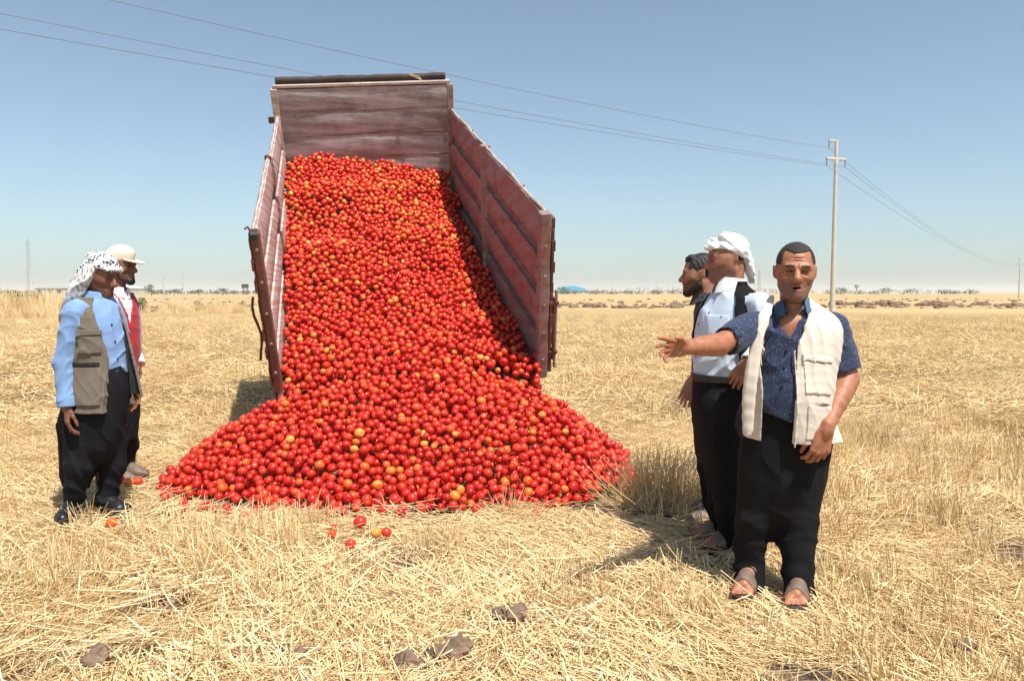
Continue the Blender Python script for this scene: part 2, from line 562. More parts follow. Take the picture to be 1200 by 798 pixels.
# ================================================================== TOMATOES
m_tom, t, b = nodes('tomato_skin')
a = N(t, 'Attribute', attribute_name='ripe')
c = ramp(t, a.outputs['Fac'], [(0, (.34, .010, .008)), (.35, (.55, .020, .012)), (.62, (.66, .050, .019)), (.78, (.72, .135, .026)), (.90, (.74, .21, .035)), (1, (.72, .33, .07))])
c = mixc(t, ramp(t, noise(t, 9, 4, .6), [(.60, (0, 0, 0)), (.78, (.35, .35, .35))]), c, (.62, .12, .03))
t.links.new(c, b.inputs['Base Color'])
b.inputs['Roughness'].default_value = .30
b.inputs['Specular IOR Level'].default_value = .42
b.inputs['Coat Weight'].default_value = .1
b.inputs['Subsurface Weight'].default_value = 0.0

def tom_unit(seg, rings, seed, lod):
    """unit tomato (radius 1) -> V, F, shoulder factor"""
    r = random.Random(seed)
    lob, ph, fl = r.choice((0, 4, 5, 6)), r.random() * 6, r.uniform(.80, .95)
    ax = r.uniform(.94, 1.06)
    V, F, sh = [], [], []
    for i in range(rings + 1):
        th = math.pi * i / rings
        for j in range(seg):
            a = 2 * math.pi * j / seg
            q = math.sin(th) * (1 + (.035 * math.cos(lob * a + ph) if lob else 0) * (.5 + .5 * math.cos(th)))
            z = math.cos(th) * fl
            if math.cos(th) > 0:
                z -= .20 * math.exp(-(math.sin(th) / .28) ** 2)
            else:
                z += .05 * math.exp(-(math.sin(th) / .3) ** 2)
            V.append((q * math.cos(a) * ax, q * math.sin(a) / ax, z))
            sh.append(max(0, math.cos(th)) ** 3)
    for i in range(rings):
        for j in range(seg):
            F.append((i * seg + j, (i + 1) * seg + j, (i + 1) * seg + (j + 1) % seg, i * seg + (j + 1) % seg))
    return np.array(V), np.array(F), np.array(sh)

# ---- surface the heap fills: in the bed, and on the ground behind it
LW = ([-.6, .25, .92, 1.63, 2.44, 3.55, 4.7, 5.05], [.02, .07, .13, .27, .45, .61, .86, .90])
RW = ([-.6, 0, 1.2, 2.07, 3.12, 4.03, 4.7, 5.05], [.0, .04, .05, .06, .12, .24, .42, .60])
def bed_w(xb, yb):
    u = np.clip((xb + BW) / (2 * BW), 0, 1)
    wl, wr = np.interp(yb, *LW), np.interp(yb, *RW)
    bulge = np.interp(yb, [-.5, 0, 1.2, 2.5, 4, 5], [.16, .18, .20, .22, .22, .20])
    e = 1 - np.abs(2 * u - 1) ** 2.2
    low = (fbm(np.stack([xb, yb], -1).reshape(-1, 2), 1.3, 61, 2).reshape(np.shape(xb)) - .5) * .26 * np.clip(e * 2, 0, 1)
    return wl * (1 - u) + wr * u + bulge * e + low
BRn, BOn = np.array(BED_R), np.array(BED_O)
def bed_surface(x, y):
    z = np.full(np.shape(x), 1.5)
    for _ in range(5):
        q = (np.stack([x, y, z], -1) - BOn) @ BRn
        z = z + (bed_w(q[..., 0], q[..., 1]) - q[..., 2]) / BRn[2, 2]
    q = (np.stack([x, y, z], -1) - BOn) @ BRn
    ok = (np.abs(q[..., 0]) < BW - .03) & (q[..., 1] > -.10) & (q[..., 1] < BL - .03)
    return np.where(ok, z, -1), q
PLANES = [  # point, inward direction, slope of the heap's faces
    ((-.9, 5.13), (0, 1), .50), ((-2.35, 5.42), (.42, .9), .46), ((-2.74, 5.9), (1, .10), .74), ((-2.55, 7.0), (.85, -.5), .85),
    ((.52, 5.36), (-.60, .80), .52), ((1.0, 6.2), (-1, .0), .78), ((.9, 7.1), (-.7, -.7), .8), ((-.8, 7.95), (0, -1), .9)]
def ground_heap(x, y):
    hs = []
    wob = (fbm(np.stack([x, y], -1).reshape(-1, 2), 2.2, 77, 2).reshape(np.shape(x)) - .5) * .22
    for (px, py), (nx, ny), s in PLANES:
        l = math.hypot(nx, ny)
        hs.append(s * (((x - px) * nx + (y - py) * ny) / l + wob))
    h = hs[0]
    for k in hs[1:]:
        d = np.clip(.5 + .5 * (k - h) / .07, 0, 1)
        h = k * (1 - d) + h * d - .07 * d * (1 - d)
    return np.minimum(h + .03 * np.clip(h / .05, 0, 1), .97)

G0x, G0y, GH = -4.6, 4.6, .03
nx_, ny_ = int(6.4 / GH), int(8.4 / GH)
X, Y = np.meshgrid(G0x + GH * np.arange(nx_), G0y + GH * np.arange(ny_), indexing='ij')
ZB, QB = bed_surface(X, Y)
ZG = ground_heap(X, Y)
TOP = np.maximum(ZB, np.where(ZB > -.5, np.minimum(ZG, ZB + .1), ZG))
INB = (ZB > ZG - .02)
BASE = np.where(INB, np.maximum(TOP - .145, np.where(ZB > -.5, ZB - .145, -1)), np.maximum(TOP - .150, gz(X, Y) * 0))
VALID = (TOP > .045)
pts = np.argwhere(VALID)
NT = int(VALID.sum() * GH * GH / (.068 ** 2 * .9) * 2.8)
ch = pts[RNG.integers(0, len(pts), NT)]
ch = ch[np.argsort(RNG.random(len(ch)))]
cells = {}
toms = []
CELL = .09
def contact(x, y, r):
    i, j = int((x - G0x) / GH), int((y - G0y) / GH)
    if not (0 <= i < nx_ and 0 <= j < ny_) or not VALID[i, j]:
        return None
    fx, fy = (x - G0x) / GH - i, (y - G0y) / GH - j
    i1, j1 = min(i + 1, nx_ - 1), min(j + 1, ny_ - 1)
    z = BASE_L[i][j] * (1 - fx) * (1 - fy) + BASE_L[i1][j] * fx * (1 - fy) + BASE_L[i][j1] * (1 - fx) * fy + BASE_L[i1][j1] * fx * fy + r * .97
    ci, cj = int(x // CELL), int(y // CELL)
    for a in (ci - 1, ci, ci + 1):
        for c_ in (cj - 1, cj, cj + 1):
            for (tx, ty, tz, tr) in cells.get((a, c_), ()):
                d2 = (tx - x) ** 2 + (ty - y) ** 2
                rr = (tr + r) * .985
                if d2 < rr * rr:
                    zz_ = tz + math.sqrt(rr * rr - d2)
                    if zz_ > z:
                        z = zz_
    return z, z - TOP_L[i][j]
BASE_L, TOP_L = BASE.tolist(), TOP.tolist()
rr_ = random.Random(3)
for (i, j) in ch:
    x, y = G0x + GH * (i + rr_.random()), G0y + GH * (j + rr_.random())
    r = min(.043, max(.026, rr_.gauss(.0345, .0046)))
    cur = contact(x, y, r)
    if cur is None:
        continue
    st = .035
    for _ in range(11):
        a = rr_.random() * 6.283
        nw = contact(x + st * math.cos(a), y + st * math.sin(a), r)
        if nw and nw[1] < cur[1] - 1e-4:
            x, y, cur = x + st * math.cos(a), y + st * math.sin(a), nw
        else:
            st *= .86
    if cur[1] > .012:
        continue
    if cur[0] - r > TOP.max() or cur[0] < 0:
        continue
    cells.setdefault((int(x // CELL), int(y // CELL)), []).append((x, y, cur[0], r))
    toms.append((x, y, cur[0], r))
T = np.array(toms)
# strays round the foot of the heap
strays = []
for _ in range(60):
    k = RNG.integers(0, len(PLANES) - 2)
    th = RNG.random()
    x = -2.5 + 3.6 * th
    y = 5.16 - abs(RNG.normal(0, .09)) + (.55 * max(0, (-1.9 - x)) if x < -1.9 else 0) + (.9 * max(0, x - .2))
    if all((x - q_[0]) ** 2 + (y - q_[1]) ** 2 > .075 ** 2 for q_ in strays) and (np.hypot(T[:, 0] - x, T[:, 1] - y).min() > .07):
        strays.append((x, y, .055 + float(gz(x, y)), rr_.uniform(.026, .038)))
T = np.concatenate([T, np.array(strays)])
high = np.clip((T[:, 2] - .6) / 2.2, 0, 1) * .10 + (fbm(T[:, :3], 1.2, 66, 2) - .5) * .22
ripe = np.clip(high + np.where(RNG.random(len(T)) < .925, RNG.normal(.44, .14, len(T)), np.where(RNG.random(len(T)) < .65, RNG.normal(.74, .06, len(T)), RNG.normal(.91, .06, len(T)))), 0, 1)

# ---- what the photograph can see of each: painter's count on a coarse screen
def visible(T):
    W_, H_ = 1200, 798
    buf = np.full((H_, W_), 1e9, np.float32)
    ids = np.full((H_, W_), -1, np.int32)
    v = T[:, :3] - np.array([0, 0, CAMZ])
    cp, sp_ = math.cos(PITCH), math.sin(PITCH)
    dep = v[:, 1] * cp - v[:, 2] * sp_
    up = v[:, 1] * sp_ + v[:, 2] * cp
    sx, sy, sr = 600 + FPX * v[:, 0] / dep, 399 - FPX * up / dep, FPX * T[:, 3] / dep
    for k in range(len(T)):
        x0, x1, y0, y1 = int(sx[k] - sr[k]), int(sx[k] + sr[k]) + 1, int(sy[k] - sr[k]), int(sy[k] + sr[k]) + 1
        yy, xx = np.mgrid[max(0, y0):y1 + 1, max(0, x0):x1 + 1]
        q2 = ((xx - sx[k]) ** 2 + (yy - sy[k]) ** 2) / sr[k] ** 2
        dz = dep[k] - T[k, 3] * np.sqrt(np.clip(1 - q2, 0, 1))
        sub = buf[max(0, y0):y1 + 1, max(0, x0):x1 + 1]
        m = (q2 < 1) & (dz < sub)
        sub[m] = dz[m]
        ids[max(0, y0):y1 + 1, max(0, x0):x1 + 1][m] = k
    return np.bincount(ids[ids >= 0], minlength=len(T))
vis = visible(T)
order = np.argsort(-vis)
single, rest = order[:284], order[284:]

def rand_rot(r):
    return Matrix.Rotation(r.random() * 6.283, 4, 'Z') @ Matrix.Rotation(math.acos(r.uniform(-1, 1)), 4, 'X') @ Matrix.Rotation(r.random() * 6.283, 4, 'Z')
# individual tomatoes
kinds = {}
def tomato_mesh(k, rp):
    key = (k, round(rp * 12))
    if key not in kinds:
        V, F, sh = tom_unit(16, 11, 100 + k, 1)
        at_ = np.clip(round(rp * 12) / 12 + .13 * sh * (1 if k % 2 else -.4) + .05 * (vnoise(V, 2.1, k) - .5), 0, 1)
        kinds[key] = mesh_np('tomato', V, F, [m_tom], True, attrs={'ripe': ('FLOAT', at_)})
    return kinds[key]
rt = random.Random(11)
def tomato(x, y, z, r, rp, label, group=None):
    o = link('tomato', tomato_mesh(rt.randrange(8), rp))
    o.matrix_world = Matrix.Translation((x, y, z)) @ rand_rot(rt) @ Matrix.Scale(r, 4)
    return tag(o, label, 'tomato', group)
def heap_words(k):
    x, y, z, r = T[k]
    rp = ripe[k]
    col = 'dark red' if rp < .33 else 'red' if rp < .47 else 'bright red' if rp < .62 else 'orange red' if rp < .82 else 'yellowish orange'
    size = 'small' if r < .032 else 'large' if r > .038 else 'medium'
    px = 600 + FPX * x / y
    py = 343 + FPX * (CAMZ - z) / y
    colw = 'far left' if px < 265 else 'left' if px < 345 else 'centre left' if px < 415 else 'centre' if px < 485 else 'centre right' if px < 555 else 'right' if px < 635 else 'far right'
    lev = 'bottom edge' if py > 588 else 'lowest slope' if py > 568 else 'lower slope' if py > 546 else 'middle slope' if py > 520 else 'upper slope'
    return size, col, lev, colw
by = {}
for k in single:
    by.setdefault(heap_words(k), []).append(int(k))
for (size, col, lev, colw), ks in by.items():
    ks.sort(key=lambda k: T[k, 0] / T[k, 1])
    for i, k in enumerate(ks):
        if len(ks) == 1:
            lab = f'{size} {col} tomato on the {lev} of the heap, {colw}'
        else:
            lab = f"{rank(i, len(ks))} {size} {col} tomato on the heap's {lev}, {colw}"
        tomato(*T[k], ripe[k], lab, 'tomatoes on the near face of the heap')
# the rest of the load as one mass
def mass(idx, name, label):
    protos = [tom_unit(10, 6, 200 + k, 0) for k in range(7)]
    VV, FF, AA = [], [], []
    off = 0
    for k in idx:
        V, F, sh = protos[k % 7]
        M = np.array(rand_rot(rt).to_3x3())
        VV.append((V * T[k, 3]) @ M.T + T[k, :3])
        FF.append(F + off)
        AA.append(np.clip(ripe[k] + .12 * sh * (1 if k % 2 else -.3), 0, 1))
        off += len(V)
    o = link(name, mesh_np(name, np.concatenate(VV), np.concatenate(FF), [m_tom], True, attrs={'ripe': ('FLOAT', np.concatenate(AA))}))
    return tag(o, label, kind='stuff')
mass(rest, 'tomato_load', 'thousands of red tomatoes pouring from the truck bed into a heap')
print('TOMATOES', len(T), 'individual', len(single))

LOOSE = []
for (px, py, r, rp, lab) in (
    (131, 620, .034, .72, 'single orange red tomato on the straw in front of black shoes'),
    (141, 572, .036, .55, 'leftmost of three tomatoes lying between the two men and the heap'),
    (151, 575, .040, .88, 'yellowish tomato in the middle of three by the men at left'),
    (162, 573, .036, .60, 'rightmost of three tomatoes lying just behind the black shoe'),
    (199, 558, .030, .50, 'small red tomato lying apart near the left tip of the heap'),
    (422, 622, .041, .45, 'round red tomato alone in the straw before the heap'),
    (391, 626, .026, .52, 'small red tomato half sunk in straw left of the round one'),
    (389, 636, .030, .66, 'flattened orange red tomato in straw below the small red one'),
    (441, 634, .032, .90, 'yellow tomato touching a red one in the straw'),
    (453, 632, .031, .55, 'red tomato right of the yellow one in the straw'),
    (411, 648, .031, .58, 'nearest red tomato in front of the heap half hidden by straw'),
    (449, 604, .034, .62, 'orange red tomato just clear of the front edge of the heap')):
    p = at(px, py, 5.0)
    d = p - np.array([0, 0, CAMZ])
    p = np.array([0, 0, CAMZ]) + d * ((.03 - CAMZ) / d[2])
    LOOSE.append((float(p[0]), float(p[1])))
    tomato(p[0], p[1], .058 + r * .9 + float(gz(p[0], p[1])), r, rp, lab, 'loose tomatoes lying in the straw')

for (px, py, r, rp, lab) in (
        (600, 447, .034, .40, 'tomato falling by the right rear corner of the truck, leftmost of the falling ones'),
        (615, 449, .030, .46, 'tomato falling just under the right rear post of the truck'),
        (629, 447, .033, .50, 'tomato falling at the very foot of the right rear post'),
        (614, 466, .031, .42, 'lower tomato falling below the truck floor corner on the right'),
        (633, 464, .030, .48, 'tomato falling farthest right under the rear post'),
        (631, 475, .034, .44, 'lowest tomato falling onto the right shoulder of the heap')):
    p = at(px, py, 6.85)
    tomato(p[0], p[1], p[2], r, rp, lab, 'tomatoes dropping off the right corner of the truck bed')
# ---- straw
def straw_material(name, stops):
    m, t, b = nodes(name)
    a = N(t, 'Attribute', attribute_name='tone')
    c = ramp(t, a.outputs['Fac'], stops)
    oi = N(t, 'ObjectInfo')
    c = mixc(t, .28, c, ramp(t, oi.outputs['Random'], [(0, (.50, .31, .14)), (.5, (.74, .54, .275)), (1, (.86, .71, .44))]))
    t.links.new(c, b.inputs['Base Color'])
    b.inputs['Roughness'].default_value = .55
    b.inputs['Specular IOR Level'].default_value = .35
    return m
m_straw = straw_material('dry_straw', [(0, (.23, .125, .055)), (.22, (.56, .36, .165)), (.55, (.80, .585, .29)), (1, (.90, .765, .51))])

def stalk(V, F, T, base, dirv, ln, r, tone, bend=0., side=None):
    d = Vector(dirv).normalized()
    a = d.orthogonal().normalized()
    c = d.cross(a)
    o = len(V)
    sd = side or a
    for k, tt in enumerate((0, .5, 1)):
        p = Vector(base) + d * ln * tt + sd * bend * ln * tt * tt
        rr = r * (1, .9, .55)[k]
        for j in range(3):
            th = 2.094 * j
            V.append(tuple(p + (a * math.cos(th) + c * math.sin(th)) * rr))
            T.append(tone)
    for k in range(2):
        for j in range(3):
            u, v = o + k * 3 + j, o + k * 3 + (j + 1) % 3
            F.append((u, v, v + 3, u + 3))

def litter_mesh(n, rad, seed, lmin=.07, lmax=.30, rr=.0023, zmax=.04, pref=0):
    r = random.Random(seed)
    V, F, T = [], [], []
    for _ in range(n):
        q, th = rad * math.sqrt(r.random()), r.random() * 6.283
        yaw = r.gauss(pref, .75)
        ln = r.uniform(lmin, lmax)
        tilt = r.gauss(0, .16)
        d = (math.cos(yaw) * math.cos(tilt), math.sin(yaw) * math.cos(tilt), math.sin(tilt))
        z = r.uniform(.002, zmax) + abs(math.sin(tilt)) * ln * .25
        b = (q * math.cos(th) - d[0] * ln / 2, q * math.sin(th) - d[1] * ln / 2, z - d[2] * ln / 2)
        stalk(V, F, T, b, d, ln, rr * r.uniform(.7, 1.5), min(1, max(0, r.gauss(.58, .24))), r.uniform(-.15, .15))
    return mesh_np('straw_litter', V, np.array(F), [m_straw], False, attrs={'tone': ('FLOAT', T)})

def tuft_mesh(n, seed, hmin, hmax, rad, spread=.2, rr=.0019):
    r = random.Random(seed)
    V, F, T = [], [], []
    for _ in range(n):
        q, th = rad * math.sqrt(r.random()), r.random() * 6.283
        lean, ld = abs(r.gauss(0, spread)), r.random() * 6.283
        d = (math.sin(lean) * math.cos(ld), math.sin(lean) * math.sin(ld), math.cos(lean))
        stalk(V, F, T, (q * math.cos(th), q * math.sin(th), -.015), d, r.uniform(hmin, hmax), rr * r.uniform(.7, 1.3),
              min(1, max(0, r.gauss(.55, .22))), r.uniform(-.25, .25))
    for _ in range(n // 2):
        q, th = rad * 1.3 * math.sqrt(r.random()), r.random() * 6.283
        lean, ld = r.uniform(.6, 1.4), r.random() * 6.283
        d = (math.sin(lean) * math.cos(ld), math.sin(lean) * math.sin(ld), math.cos(lean))
        stalk(V, F, T, (q * math.cos(th), q * math.sin(th), 0), d, r.uniform(hmin * .6, hmax), rr * r.uniform(.6, 1.1),
              min(1, max(0, r.gauss(.5, .25))), r.uniform(-.3, .3))
    return mesh_np('stubble', V, np.array(F), [m_straw], False, attrs={'tone': ('FLOAT', T)})

def scatter(name, sources, P, yaw, sc, tilt, label=None):
    """one stuff object: instances of the source meshes on its points"""
    idx = RNG.integers(0, len(sources), len(P))
    rot = np.stack([tilt * RNG.normal(size=len(P)), tilt * RNG.normal(size=len(P)), yaw], 1)
    me = mesh_np(name, P, np.zeros((0, 3), int), [m_straw], attrs={
        'rot': ('FLOAT_VECTOR', rot), 'sc': ('FLOAT', sc), 'pick': ('FLOAT', idx)})
    o = link(name, me)
    ng = bpy.data.node_groups.new(name, 'GeometryNodeTree')
    ng.interface.new_socket('Geometry', in_out='INPUT', socket_type='NodeSocketGeometry')
    ng.interface.new_socket('Geometry', in_out='OUTPUT', socket_type='NodeSocketGeometry')
    gi, go = ng.nodes.new('NodeGroupInput'), ng.nodes.new('NodeGroupOutput')
    jn = ng.nodes.new('GeometryNodeJoinGeometry')
    def attr(nm, typ):
        a = ng.nodes.new('GeometryNodeInputNamedAttribute')
        a.data_type = typ
        a.inputs[0].default_value = nm
        return a.outputs[0]
    ar, asc, ap = attr('rot', 'FLOAT_VECTOR'), attr('sc', 'FLOAT'), attr('pick', 'FLOAT')
    for k, src in enumerate(sources):
        ob = bpy.data.objects.new(name + '_piece', src)
        oi = ng.nodes.new('GeometryNodeObjectInfo')
        oi.inputs['Object'].default_value = ob
        oi.inputs['As Instance'].default_value = True
        cmp = ng.nodes.new('FunctionNodeCompare')
        cmp.data_type, cmp.operation = 'FLOAT', 'EQUAL'
        cmp.inputs[1].default_value = k
        cmp.inputs['Epsilon'].default_value = .1
        ng.links.new(ap, cmp.inputs[0])
        io = ng.nodes.new('GeometryNodeInstanceOnPoints')
        ng.links.new(gi.outputs[0], io.inputs['Points'])
        ng.links.new(cmp.outputs[0], io.inputs['Selection'])
        ng.links.new(oi.outputs['Geometry'], io.inputs['Instance'])
        e2r = ng.nodes.new('FunctionNodeEulerToRotation')
        ng.links.new(ar, e2r.inputs[0])
        ng.links.new(e2r.outputs[0], io.inputs['Rotation'])
        ng.links.new(asc, io.inputs['Scale'])
        ng.links.new(io.outputs[0], jn.inputs[0])
    ng.links.new(jn.outputs[0], go.inputs[0])
    md = o.modifiers.new('scatter', 'NODES')
    md.node_group = ng
    return tag(o, label, kind='stuff')

def field_points(n, y0, y1, power=1.0, pad=1.0):
    """random points of the part of the field in view (and a margin)"""
    out = []
    while sum(map(len, out)) < n:
        y = y0 + (y1 - y0) * RNG.random(n) ** power
        x = (RNG.random(n) * 2 - 1) * (y1 * .70 + pad)
        k = np.abs(x) < y * .70 + pad
        out.append(np.stack([x[k], y[k]], 1))
    P = np.concatenate(out)[:n]
    return P

def lift(P, dz=0):
    return np.c_[P, gz(P[:, 0], P[:, 1]) + dz]

FEET = ((1.20, 3.72), (1.12, 3.62), (1.28, 3.62), (1.10, 4.33), (1.0, 4.33), (1.08, 4.52), (-2.86, 4.95), (-2.84, 4.85), (-2.68, 5.1), (-2.55, 5.07), (-3.0, 5.9), (-2.85, 6.0))
def trodden(P):
    """straw lies pressed down under feet and where tomatoes rolled"""
    d = np.zeros(len(P))
    for fx, fy in FEET:
        d = np.maximum(d, np.clip(1.5 - np.hypot(P[:, 0] - fx, P[:, 1] - fy) / .20, 0, 1))
    for fx, fy in LOOSE:
        d = np.maximum(d, .8 * np.clip(1.6 - np.hypot(P[:, 0] - fx, P[:, 1] - fy + .06) / .16, 0, 1))
    e = (ground_heap(P[:, 0], P[:, 1] + .22) > 0) & (np.abs(P[:, 0] + .9) < 2.1) & (P[:, 1] < 7)
    return -.05 * d - .03 * e

def in_heap(P, m=.0):
    return (ground_heap(P[:, 0], P[:, 1] - m) > -.035) & (np.abs(P[:, 0] + .9) < 2.2) & (P[:, 1] < 8)
def combed(P, seed, amp=2.2):
    """lie of the straw: it turns slowly over the field"""
    return (vnoise(P, .55, seed) - .5) * amp * 2 + (vnoise(P, 1.7, seed + 1) - .5) * 1.2
lit = [litter_mesh(150, .24, 10 + k, .07, .30, .0019, .035) for k in range(4)] + [litter_mesh(100, .28, 16 + k, .10, .38, .0021, .055) for k in range(3)]
P = field_points(3500, 2.4, 9)
k = (RNG.random(len(P)) > .97 * bareness(P, .525)) & ~in_heap(P)
P = P[k]
scatter('straw_litter', lit, lift(P, trodden(P)), combed(P, 91) + RNG.normal(0, .3, len(P)), RNG.uniform(.75, 1.25, len(P)), .06,
        'loose golden straw lying matted over the stubble field')
litf = [litter_mesh(120, .55, 30 + k, .12, .42, .0035, .05) for k in range(4)]
P = field_points(6500, 8.5, 34, .8)
k = (RNG.random(len(P)) > .9 * bareness(P)) & (vnoise(P * np.array([.3, 1.0]), .8, 23) + RNG.random(len(P)) * .6 > .42)
P = P[k]
scatter('far_straw_litter', litf, lift(P), combed(P, 95) + RNG.normal(0, .3, len(P)), RNG.uniform(.8, 1.45, len(P)), .05,
        'loose straw on the middle distance of the field')

tf = [tuft_mesh(9, 50 + k, .06, .21, .055, .22, .0023) for k in range(6)]
P = field_points(11000, 2.4, 9.5, 1.0)
dens = vnoise(P, .62, 41) * .55 + .45 * vnoise(P, 2.6, 42)
bias = np.where((P[:, 1] < 4.0) & (P[:, 0] > .3), .20, 0) + np.where(P[:, 0] > 2.2, .05, 0) + np.where((abs(P[:, 0] + .35) < .9) & (abs(P[:, 1] - 4.35) < .35), .10, 0)
k = dens + bias + RNG.normal(0, .05, len(P)) > .65
P = P[k]
# keep clear of the heap and of where people stand
def clear(P):
    k = ~((P[:, 0] > -2.8) & (P[:, 0] < 1.1) & (P[:, 1] > 4.85))
    k &= ~((P[:, 0] > -3.15) & (P[:, 0] < -2.3) & (P[:, 1] > 4.35) & (P[:, 1] < 6.3))
    for fx, fy in LOOSE:
        k &= ~((np.abs(P[:, 0] - fx) < .10) & (P[:, 1] < fy + .05) & (P[:, 1] > fy - .45))
    for fx, fy, r in ((1.22, 3.50, .26), (1.12, 3.75, .30), (1.05, 4.2, .30), (-2.85, 4.95, .28), (-2.55, 4.95, .25), (-2.9, 5.9, .3)):
        k &= np.hypot(P[:, 0] - fx, P[:, 1] - fy) > r
    return k
P = P[clear(P)]
hgt = .70 + .75 * vnoise(P, .9, 47)
scatter('stubble', tf, lift(P), RNG.uniform(0, 6.28, len(P)), hgt * RNG.uniform(.75, 1.25, len(P)), .08,
        'short cut stubble standing in tufts across the field')
tff = [tuft_mesh(26, 70 + k, .08, .22, .22, .25, .0042) for k in range(4)]
P = field_points(5200, 9, 46, .75)
k = vnoise(P * np.array([.3, 1.0]), .55, 43) + RNG.normal(0, .10, len(P)) > .53
P = P[k]
scatter('far_stubble', tff, lift(P), RNG.uniform(0, 6.28, len(P)), RNG.uniform(.7, 1.5, len(P)), .06,
        'standing stubble in the middle distance of the field')
# tall clumps one can single out
def clump(x, y, n, h, r, seed, label, rr=.0025):
    o = link('dry_grass_clump', tuft_mesh(n, seed, h * .55, h, r, .42, rr))
    o.location = (x, y, float(gz(x, y)))
    return tag(o, label, 'dry grass', 'taller clumps of dry stalks')
clump(1.06, 5.30, 260, .50, .20, 301, 'tall dense clump of dry stalks beside the legs of the headscarf man')
clump(.88, 5.38, 150, .42, .15, 302, 'smaller dry clump touching the tall one toward the tomato heap')
clump(1.32, 5.22, 150, .46, .16, 308, 'dry clump pressed against the legs of the men at right')
clump(-2.72, 4.78, 26, .24, .09, 303, 'thin tuft of stalks in front of the black shoes')
clump(-.42, 4.32, 70, .27, .16, 304, 'sparse upright tuft in the straw before the heap')
clump(.28, 3.62, 80, .26, .18, 305, 'upright stubble tuft left of the cream vest man')
clump(-.02, 5.02, 34, .26, .07, 306, 'thin stalks standing against the front of the heap')
# ================================================================== BODIES AND CLOTH (distance fields meshed with surface nets)
f4 = np.float32
A3 = lambda *v: np.array(v, f4)

def smin(a, b, k):
    if k <= 0:
        return np.minimum(a, b)
    h = np.clip(.5 + .5 * (b - a) / k, 0, 1)
    return b * (1 - h) + a * h - k * h * (1 - h)

class F:
    """a field with a bounding box"""
    def __init__(s, fn, lo, hi):
        s.fn, s.lo, s.hi = fn, np.asarray(lo, f4), np.asarray(hi, f4)
    def __call__(s, P):
        return s.fn(P)

def rc(a, b, ra, rb):
    a, b = np.asarray(a, f4), np.asarray(b, f4)
    ab = b - a
    L = max(float(ab @ ab), 1e-9)
    def fn(P):
        t = np.clip(((P - a) @ ab) / L, 0, 1)
        q = P - a - t[:, None] * ab
        return np.sqrt((q * q).sum(1)) - (ra + (rb - ra) * t)
    r = max(ra, rb)
    return F(fn, np.minimum(a, b) - r, np.maximum(a, b) + r)

def chain(pts, rads, k=.015):
    return U(k, *[rc(pts[i], pts[i + 1], rads[i], rads[i + 1]) for i in range(len(pts) - 1)])

def ell(c, r, M=None):
    c, r = np.asarray(c, f4), np.asarray(r, f4)
    Mi = None if M is None else np.asarray(M, f4)
    def fn(P):
        q = P - c
        if Mi is not None:
            q = q @ Mi
        q0 = q / r
        k0 = np.sqrt((q0 * q0).sum(1)) + 1e-6
        q1 = q0 / r
        k1 = np.sqrt((q1 * q1).sum(1)) + 1e-6
        return k0 * (k0 - 1) / k1
    R_ = max(r) if Mi is not None else r
    return F(fn, c - R_, c + R_)

def box(c, h, rnd=.004, M=None):
    c, h = np.asarray(c, f4), np.asarray(h, f4)
    Mi = None if M is None else np.asarray(M, f4)
    def fn(P):
        q = P - c
        if Mi is not None:
            q = q @ Mi
        q = np.abs(q) - h + rnd
        return np.sqrt((np.maximum(q, 0) ** 2).sum(1)) + np.minimum(q.max(1), 0) - rnd
    R_ = float(np.linalg.norm(h)) if Mi is not None else h
    return F(fn, c - R_, c + R_)

def stack(rows, yaw=0., off=0., pw=2.0):
    """a body of elliptical sections: rows of (z, cx, cy, rx, ry), turned by yaw about each centre"""
    rows = sorted(rows)
    A = np.array(rows, f4)
    zs = A[:, 0]
    zf = np.linspace(zs[0], zs[-1], 80).astype(f4)
    A2 = np.stack([np.interp(zf, zs, A[:, i]) for i in range(1, 5)], 1)
    ker = np.hanning(13)[1:-1]
    ker /= ker.sum()
    A2 = np.stack([np.convolve(np.pad(A2[:, i], 5, mode='edge'), ker, 'valid') for i in range(4)], 1)
    c, s_ = math.cos(yaw), math.sin(yaw)
    def fn(P):
        z = P[:, 2]
        cx, cy, rx, ry = (np.interp(z, zf, A2[:, i]).astype(f4) for i in range(4))
        rx, ry = rx + off, ry + off
        dx, dy = P[:, 0] - cx, P[:, 1] - cy
        u, v = (dx * c + dy * s_) / rx, (-dx * s_ + dy * c) / ry
        if pw == 2.0:
            k0 = np.sqrt(u * u + v * v) + 1e-5
        else:
            k0 = (np.abs(u) ** pw + np.abs(v) ** pw) ** (1 / pw) + 1e-5
        g = np.sqrt((u / rx) ** 2 + (v / ry) ** 2) / k0 + 1e-5
        d = np.minimum((k0 - 1) / np.minimum(g, 1 / np.minimum(rx, ry)), 1.0)
        return np.maximum(d, np.maximum(zs[0] - z, z - zs[-1]))
    R_ = max(A[:, 3].max(), A[:, 4].max()) + off
    return F(fn, A3(A[:, 1].min() - R_, A[:, 2].min() - R_, zs[0]), A3(A[:, 1].max() + R_, A[:, 2].max() + R_, zs[-1]))

def U(k, *fs, pad=.07):
    lo, hi = np.min([f.lo for f in fs], 0), np.max([f.hi for f in fs], 0)
    def fn(P):
        d = np.full(len(P), .6, f4)
        for f in fs:
            m = ((P > f.lo - pad) & (P < f.hi + pad)).all(1)
            if m.any():
                d[m] = smin(d[m], f(P[m]).astype(f4), k)
        return d
    return F(fn, lo, hi)

def sub(a, b, k=0.):
    def fn(P):
        d = a(P)
        m = ((P > b.lo - .05) & (P < b.hi + .05)).all(1)
        if m.any():
            x = -smin(-d[m], b(P[m]).astype(f4), k)
            d[m] = x
        return d
    return F(fn, a.lo, a.hi)

